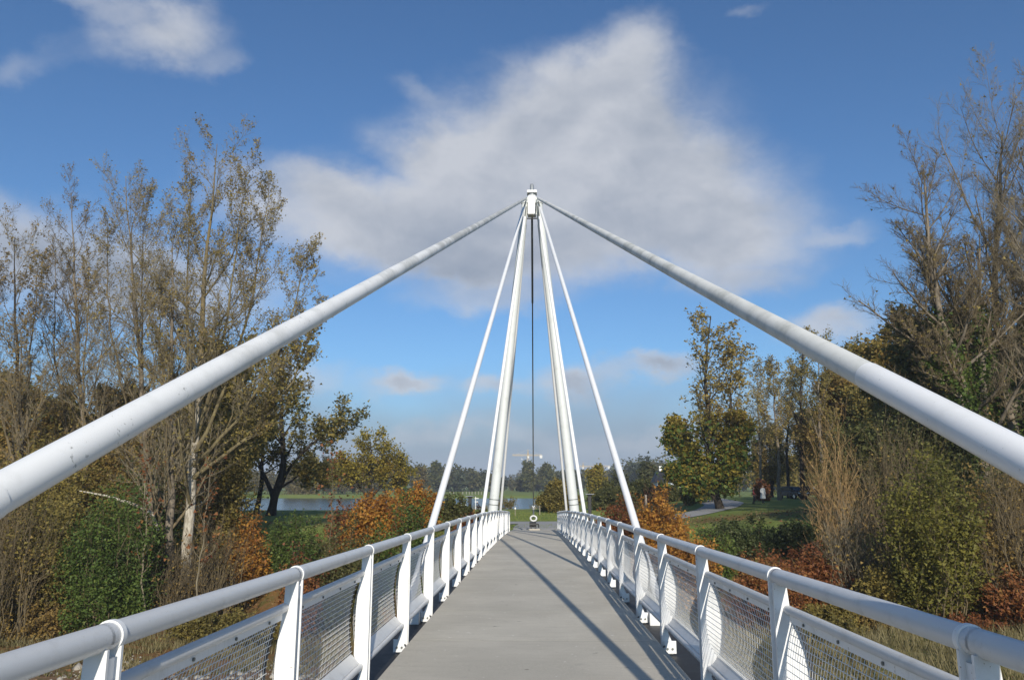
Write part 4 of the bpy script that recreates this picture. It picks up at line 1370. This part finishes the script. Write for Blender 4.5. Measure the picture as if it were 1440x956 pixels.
for i, (px, y, tx, ty, mt, lab) in enumerate([(838, 150, 838, 661, 'leaf_gold', 'yellow-green round tree right of the mast leg'),
                                             (872, 165, 872, 668, 'far_wood', 'grey-green tree between mast leg and right stay'),
                                             (910, 170, 912, 656, 'far_wood', 'olive tree with spiky top left of the house')]):
    x, tp = tall(px, y, tx, ty)
    tree(lab, x, y, [([(0, 0, 0), (.1, 0, tp[2] * .5), (tp[0], tp[1], tp[2] * .95)], .25, .05)], scaled(LV_LEAFY, L0_n=18, L0_t0=.12, L1_n=6, L2_n=5), 320 + i, 'bark_dark', 'twig_brown', [(6500, .34, mt, .4, -1)], 'bank_tree')

# far woodland as one mass beyond the lake
def woodland(name, label, y0, y1, x0, x1, n, hlo, hhi, mat, seed, leaf=1.1, per=110):
    rng = np.random.default_rng(seed)
    xs = rng.uniform(x0, x1, n); ys = rng.uniform(y0, y1, n); hs = rng.uniform(hlo, hhi, n) * (.85 + .25 * np.sin(xs * .045 + seed) + .12 * np.sin(xs * .13))
    zs = height(xs, ys); w = hs * rng.uniform(.24, .42, n)
    i = np.repeat(np.arange(n), per)
    v = unit(rng.normal(0, 1, (len(i), 3))) * (rng.random(len(i)) ** .45)[:, None]
    v *= 1 + .25 * np.sin(v[:, [2, 0, 1]] * 6 + i[:, None])
    C = np.stack([xs[i] + v[:, 0] * w[i], ys[i] + v[:, 1] * w[i], zs[i] + hs[i] * .55 + v[:, 2] * hs[i] * .46], 1)
    V, F = leaf_faces(rng, C, leaf, .3, .8)
    tint = np.clip(np.repeat(rng.random(n), per) * .75 + rng.normal(.12, .12, len(i)), 0, 1)
    P = np.stack([np.stack([xs, ys, zs - .3], 1), np.stack([xs, ys, zs + hs * .4], 1), np.stack([xs, ys, zs + hs * .85], 1)], 1)
    R = np.stack([hs * .016, hs * .012, hs * .003], 1)
    V2, F2 = tubes(P, R, 5)
    me = raw_mesh(name, np.concatenate([V, V2]), [F, F2 + len(V)], mat, False, np.concatenate([np.repeat(tint, 3), np.zeros(len(V2))]))
    o = put(name, me); tag(o, label, 'woodland', None, 'stuff')


woodland('far_woodland', 'dark green wood lining the far side of the lake meadow', 400, 500, -300, 230, 460, 10.5, 16, 'far_wood', 5, 1.3, 230)
woodland('far_thicket', 'brownish trees along the left far shore', 285, 330, -190, -62, 70, 7, 12, 'far_brown', 6, .7, 170)
woodland('distant_wood', 'hazy wooded ridge on the skyline', 900, 1500, -1500, 1500, 700, 14, 24, 'far_wood', 7, 4.0, 70)
woodland('right_woodland', 'olive wood closing the view behind the cars', 150, 215, 44, 190, 120, 10, 18, 'leaf_olive', 8, .55, 380)
for i, (px, ty, lab) in enumerate([(742, 652, 'dark pine left of the backstay below the crane'), (769, 653, 'broad dark pine right of the backstay on the skyline'), (613, 652, 'dark pine top above the far wood by the left stay')]):
    y = 395; x, tp = tall(px, y, px, ty)
    tree(lab, x, y, [([(0, 0, 0), (0, 0, tp[2] * .5), (0, 0, tp[2] * .95)], .35, .06)],
         [dict(n=26, t0=.12, t1=.98, ratio=.40, a0=.8, a1=1.4, up=.25, jit=.1, segs=4, rr=.4, fall=.62), dict(n=6, t0=.15, t1=1, ratio=.4, a0=.5, a1=1.0, up=0, jit=.14, segs=3, rr=.5, fall=.3)],
         340 + i, 'bark_dark', 'bark_dark', [(3600, .9, 'leaf_dark', .7, -1)], 'pine_tree')

# ---- right: golden tree and thin trunks on the lawn
x, tp = tall(1012, 75, 1000, 445)
tree('golden-leaved tall tree with airy top on the right lawn', x, 75,
     [([(0, 0, 0), (-.6, 0, 2.5), (-.8, 0, 8), (-1.0, 0, 13), tp], .34, .04), ([(-.6, 0, 3), (1.2, .3, 8), (2.0, .4, 15.5)], .2, .03), ([(-.6, 0, 1.6), (-2.6, 0, 4.5), (-4.2, 0, 8)], .18, .03),
      ([(-.5, 0, 1.8), (1.0, -.5, 4.5), (2.2, -.5, 8.5)], .17, .03), ([(-.6, 0, 1.2), (-2.4, -.8, 2.6), (-4.4, -1, 3.6)], .13, .02), ([(-.5, 0, 1.3), (.6, -1.2, 3.0), (1.4, -1.6, 5)], .12, .02)],
     scaled(LV_LEAFY, L0_n=18, L0_t0=.12, L0_ratio=.32, L0_up=.6, L0_a1=1.1), 401, 'bark_dark', 'twig_brown',
     [(19000, .26, 'leaf_gold', .30, -1, -1, 9.2), (9000, .27, 'leaf_green', .45, 2, -1, 8.0), (16000, .22, 'leaf_poplar', .22, -1, 8.0, 99)], 'golden_tree')
thin = [(1095, 96, 1085, 512, 'pale slender tree just left of the parked car'), (1108, 110, 1120, 520, 'slender bare tree behind the parked car'),
        (1129, 100, 1130, 470, 'dark straight trunk right of the parked car'), (1156, 92, 1150, 480, 'thin pale trunk rising left of the golden brush'),
        (1070, 118, 1064, 520, 'pale feathery tree above the two people'), (1180, 105, 1186, 490, 'bare tree with reddish twigs behind the golden brush')]
for i, (px, y, tx, ty, lab) in enumerate(thin):
    x, tp = tall(px, y, tx, ty)
    tree(lab, x, y, [([(0, 0, 0), (.2, 0, tp[2] * .5), tp], .24 if i != 2 else .34, .03)],
         scaled(LV_POPLAR, L0_n=20, L0_ratio=.28, L0_t0=.3, L1_n=6, L2_n=5, L3_n=3), 410 + i, 'bark_dark' if i in (1, 2) else 'bark_grey', 'twig_grey', [(3600, .17, ('leaf_poplar', 'leaf_olive')[i % 2], .2, -1)], 'slender_tree')
for i, (px, y, tx, ty, mt, lab) in enumerate([(1150, 116, 1145, 590, 'leaf_ochre', 'low ochre tree behind the cars'), (1085, 128, 1085, 610, 'leaf_olive', 'olive tree behind the two people'), (1222, 92, 1225, 560, 'leaf_olive', 'olive tree filling the gap behind the golden brush'),
                                             (1275, 74, 1270, 500, 'leaf_olive', 'dense dark tree under the right stay'), (1320, 62, 1312, 470, 'leaf_dark', 'dense brown-olive tree behind the ivy trunks'), (1425, 60, 1425, 500, 'leaf_ochre', 'dense dark tree at the right edge behind the stay'), (1500, 56, 1500, 470, 'leaf_olive', 'olive tree beyond the right edge'), (1285, 72, 1280, 500, 'leaf_olive', 'tawny tree showing between the dense dark trees'), (1365, 70, 1365, 500, 'leaf_ochre', 'tawny tree behind the ivy-clad trunk'), (1190, 96, 1190, 540, 'leaf_ochre', 'tawny tree right of the thin pale trunk'), (1300, 60, 1298, 590, 'leaf_olive', 'low olive tree under the right stay'), (1350, 54, 1350, 600, 'leaf_dark', 'low dark tree at the foot of the ivy trunk')]):
    leafy(lab, px, y, tx, ty, (mt, ('leaf_dark', 'leaf_ochre')[i % 2]), 430 + i, 1.15)

# big bare trees with ivy at the right edge
LV_BARE = [dict(n=20, t0=.28, t1=.98, ratio=.44, a0=.45, a1=.95, up=.45, jit=.07, segs=7, rr=.45, fall=.5),
           dict(n=11, t0=.12, t1=1.0, ratio=.42, a0=.4, a1=.9, up=.3, jit=.09, segs=4, rr=.5, fall=.4),
           dict(n=10, t0=.08, t1=1.0, ratio=.46, a0=.4, a1=.85, up=.25, jit=.12, segs=1, rr=.55, fall=.3, rmin=.009),
           dict(n=6, t0=.05, t1=.95, ratio=.65, a0=.35, a1=.9, up=.15, jit=.12, segs=1, rr=.75, fall=.2, rmin=.008)]
x, tp = tall(1392, 46, 1300, 238)
tree('big bare tree with ivy-clad trunk and fan of dark twigs on the right', x, 46,
     [([(0, 0, 0), (-.1, 0, 7), (-.8, 0, 11), (-2.2, 0, 15.5), tp], .40, .04), ([(-.1, 0, 8), (-1.8, -.3, 11.0), (-3.6, -.5, 13.2), (-4.5, -.6, 15.0)], .2, .03), ([(-.3, 0, 9), (-1.6, .3, 13), (-2.4, .5, 19.5)], .2, .03), ([(-.1, 0, 8.6), (.4, 0, 13), (.9, 0, 20)], .24, .03)],
     scaled(LV_BARE, L0_n=24, L0_ratio=.31, L0_a1=1.05, L0_up=.35), 501, 'bark_grey', 'twig_brown', [(1500, .13, 'leaf_poplar', .1, -1)], 'bare_tree', ivy=5200)
x, tp = tall(1440, 48, 1408, 185)
BT = tree('taller bare tree with upright twigs at the right edge', x, 48,
     [([(0, 0, 0), (-.2, 0, 8), (-.8, 0, 14), tp], .38, .04), ([(-.2, 0, 9), (1.6, 0, 14), (2.4, 0, 22)], .22, .03), ([(-.3, 0, 9.5), (-2.4, .3, 14), (-3.6, .4, 19.5)], .18, .03)],
     scaled(LV_BARE, L0_n=20, L0_a1=.7, L0_up=.7), 502, 'bark_grey', 'twig_grey', [(1000, .13, 'leaf_poplar', .1, -1)], 'bare_tree', ivy=3000)
regrow(BT, 'bare tree reaching in from beyond the right edge', place(1520, 45), 45, .98, .9, 2.1, ())

# ---- right undergrowth
for i, (lab, px, y, w, d, tp_, m, sz, mt) in enumerate([
        ('yellow-green tall bush below the right stay', 1308, 36, 4.2, 3.4, 672, 17000, .13, 'leaf_yellow'),
        ('olive bush at the foot of the yellow-green one', 1275, 37, 4.6, 3, 785, 10000, .12, 'leaf_olive'),
        ('dark thicket right of the yellow-green bush', 1405, 41, 5.6, 4, 655, 13000, .15, 'leaf_dark'),
        ('tangled ochre thicket under the ivy trunk', 1385, 37, 4.6, 3, 700, 6500, .13, 'leaf_ochre'),
        ('dark olive thicket behind the golden brush', 1222, 50, 6.0, 4, 600, 15000, .16, 'leaf_dark'),
        ('brown-olive thicket under the middle of the right stay', 1300, 49, 6.5, 4, 575, 15000, .16, 'leaf_dark'),
        ('deep brown thicket at the far right edge', 1455, 38, 4.6, 4, 650, 9000, .14, 'leaf_ochre'),
        ('low dark green bramble along the lawn edge', 1050, 50, 6.4, 3, 736, 15000, .13, 'leaf_bramble'),
        ('darker bramble joining the lawn edge to the thicket', 1140, 49, 4.6, 3, 736, 11000, .13, 'leaf_bramble'),
        ('low olive bramble between the flame-orange shrub and the lawn edge', 1000, 48, 2.6, 2.4, 752, 6000, .13, 'leaf_green'),
        ('flame-orange shrub beside the right stay foot', 925, 50, 3.9, 3, 718, 13000, .15, 'leaf_orange'),
        ('rust-red twiggy shrub left of the right stay foot', 872, 53, 3.4, 3, 716, 6500, .14, 'leaf_rust'),
        ('rust-orange bramble behind the third right post', 965, 45, 3.0, 2.4, 752, 8000, .13, 'leaf_orange'),
        ('rusty red shrub below the golden brush', 1140, 40, 4.0, 2.6, 782, 11000, .13, 'leaf_rust'),
        ('red-brown bramble right above the handrail', 1070, 38, 4.0, 2.4, 792, 9000, .12, 'leaf_rust'),
        ('reddish shrub in the lower right corner', 1430, 35, 3.6, 2.6, 805, 5500, .12, 'leaf_rust'),
        ('low green weeds before the red-brown bramble', 1180, 37, 4.5, 2.2, 848, 6500, .11, 'leaf_olive'),
        ('low tawny weeds between the bramble and the dry grass', 1245, 36, 3.6, 1.8, 868, 4500, .10, 'leaf_ochre'),
        ('small olive weed clump on the dry grass below the handrail', 1165, 34, 2.2, 1.5, 872, 2600, .10, 'leaf_olive'),
        ('straggling rusty weeds on the dry grass near the right corner', 1340, 35, 3.0, 1.6, 868, 3200, .10, 'leaf_rust'),
        ('ruddy leafy shrub behind the two people', 1070, 92, 2.0, 1.5, 680, 1500, .2, 'leaf_rust')]):
    bush_px(lab, px, y, w, d, tp_, m, sz, mt, 520 + i)
for i, (lab, px, y, w, h, n, mt) in enumerate([
        ('upright golden bare brush rising from the bramble', 1175, 43, 3.0, 9.6, 34, 'twig_gold'),
        ('rust-red bare twigs above the flame-orange shrub', 918, 52, 4.2, 4.3, 80, 'twig_rust'),
        ('grey bare brush in front of the dark bramble', 1190, 39.5, 4.0, 5.2, 50, 'twig_grey'),
        ('tangle of arching bare twigs at the right edge', 1420, 36, 5.0, 7.2, 56, 'twig_brown'),
        ('brown bare brush under the dense right tree', 1265, 44, 5.6, 8.6, 56, 'twig_brown')]):
    bush(lab, place(px, y), y, w, 2.6, h, 700, .12, 'leaf_ochre', 560 + i, n, mt, 'bare_brush', 'brush', twigs=11)


# ---- ground cover: stones, fallen leaves, dry grass (uncountable)
def scatter(n, seed, x0, x1, y0, y1, keep):
    rng = np.random.default_rng(seed); x = rng.uniform(x0, x1, n); y = rng.uniform(y0, y1, n); k = keep(x, y)
    return rng, x[k], y[k]


rng, sx_, sy_ = scatter(6500, 71, -34, -3, 8, 37, lambda x, y: y < 35 + 1.5 * np.sin(x))
n = len(sx_); sz = rng.gamma(2.0, .035, n) + .02
octa = np.array([[1, 0, 0], [0, 1, 0], [-1, 0, 0], [0, -1, 0], [0, 0, .6], [0, 0, -.6]], float)
C = np.stack([sx_, sy_, height(sx_, sy_) + .01], 1)
V = (C[:, None] + octa[None] * (sz[:, None, None] * rng.uniform(.6, 1.3, (n, 6, 1))))
of = np.array([[0, 1, 4], [1, 2, 4], [2, 3, 4], [3, 0, 4], [1, 0, 5], [2, 1, 5], [3, 2, 5], [0, 3, 5]])
F = (np.arange(n)[:, None, None] * 6 + of[None]).reshape(-1, 3)
tag(put('gravel_stones', raw_mesh('gravel_stones', V.reshape(-1, 3), [F], 'stone_pale')), 'pale stones scattered on the gravel floor at left', 'gravel', None, 'stuff')

rng, lx, ly = scatter(17000, 72, -40, 30, 14, 66, lambda x, y: (np.abs(x) > 2.2) & ((x < 0) | (y > 40) | (np.sin(x * 3.1) * np.sin(y * 2.3) > .1)))
C = np.stack([lx, ly, height(lx, ly) + .03], 1)
V, F = leaf_faces(rng, C, .14, 2.5)
tag(put('fallen_leaves', raw_mesh('fallen_leaves', V, [F], 'leaf_litter', False, np.repeat(rng.random(len(C)), 3))), 'brown fallen leaves strewn over the ground', 'leaves', None, 'stuff')


def grass(name, label, n, seed, x0, x1, y0, y1, h, mat, keep):
    rng, gx, gy = scatter(n, seed, x0, x1, y0, y1, keep)
    m = len(gx); z = height(gx, gy); a = rng.random(m) * 6.28; w = .012 + .02 * rng.random(m); hh = h * (.4 + .8 * rng.random(m))
    lean = rng.normal(0, .35, (m, 2)) * hh[:, None]
    b = np.stack([gx, gy, z - .02], 1); d = np.stack([np.cos(a) * w, np.sin(a) * w, np.zeros(m)], 1)
    t = b + np.concatenate([lean, hh[:, None]], 1)
    V = np.stack([b - d, b + d, t], 1).reshape(-1, 3); F = np.arange(m * 3).reshape(-1, 3)
    tint = np.clip(.5 + .3 * np.sin(gx * .9) * np.sin(gy * 1.1) + rng.normal(0, .22, m), 0, 1)
    tag(put(name, raw_mesh(name, V, [F], mat, False, np.repeat(tint, 3))), label, 'grass', None, 'stuff')


grass('dry_grass', 'straw-coloured tufts of dry grass below the right railing', 60000, 73, 2.5, 32, 12, 44, .55, 'grass_dry', lambda x, y: np.sin(x * 1.7) * np.sin(y * 1.3) > -.55)
grass('bank_grass', 'rough dry grass on the left bank by the gravel', 26000, 74, -34, -2.5, 33, 47, .5, 'grass_dry', lambda x, y: np.sin(x * 1.1 + 1) * np.sin(y * 1.7) > -.2)
grass('shore_reeds', 'tall reeds along the near lake shore', 1500, 75, -10, 8, 100, 108, .9, 'grass_dry', lambda x, y: np.sin(x * .7) > -.3)
grass('verge_grass', 'green verge grass around the path beyond the bridge', 22000, 76, -16, 12, 55, 90, .16, 'grass_lawn', lambda x, y: np.abs(y - 64 - np.maximum(0, x - 6) * 1.1) > 3.4)


# ---- the air
hb = MB().box(-3190, 3190, -395, 3590, -9, 72)
hz_o = hb.build('haze', 'white_paint'); tag(hz_o, 'thin autumn haze over the lake and woods', None, None, 'stuff')
hm = bpy.data.materials.new('haze_air'); hm.use_nodes = True
hn = hm.node_tree.nodes; hn.clear()
pv = hn.new('ShaderNodeVolumePrincipled'); pv.inputs['Color'].default_value = (.80, .88, 1.0, 1); pv.inputs['Density'].default_value = .00035; pv.inputs['Anisotropy'].default_value = .0
mo = hn.new('ShaderNodeOutputMaterial'); hm.node_tree.links.new(pv.outputs[0], mo.inputs['Volume'])
hz_o.data.materials.clear(); hz_o.data.materials.append(hm)
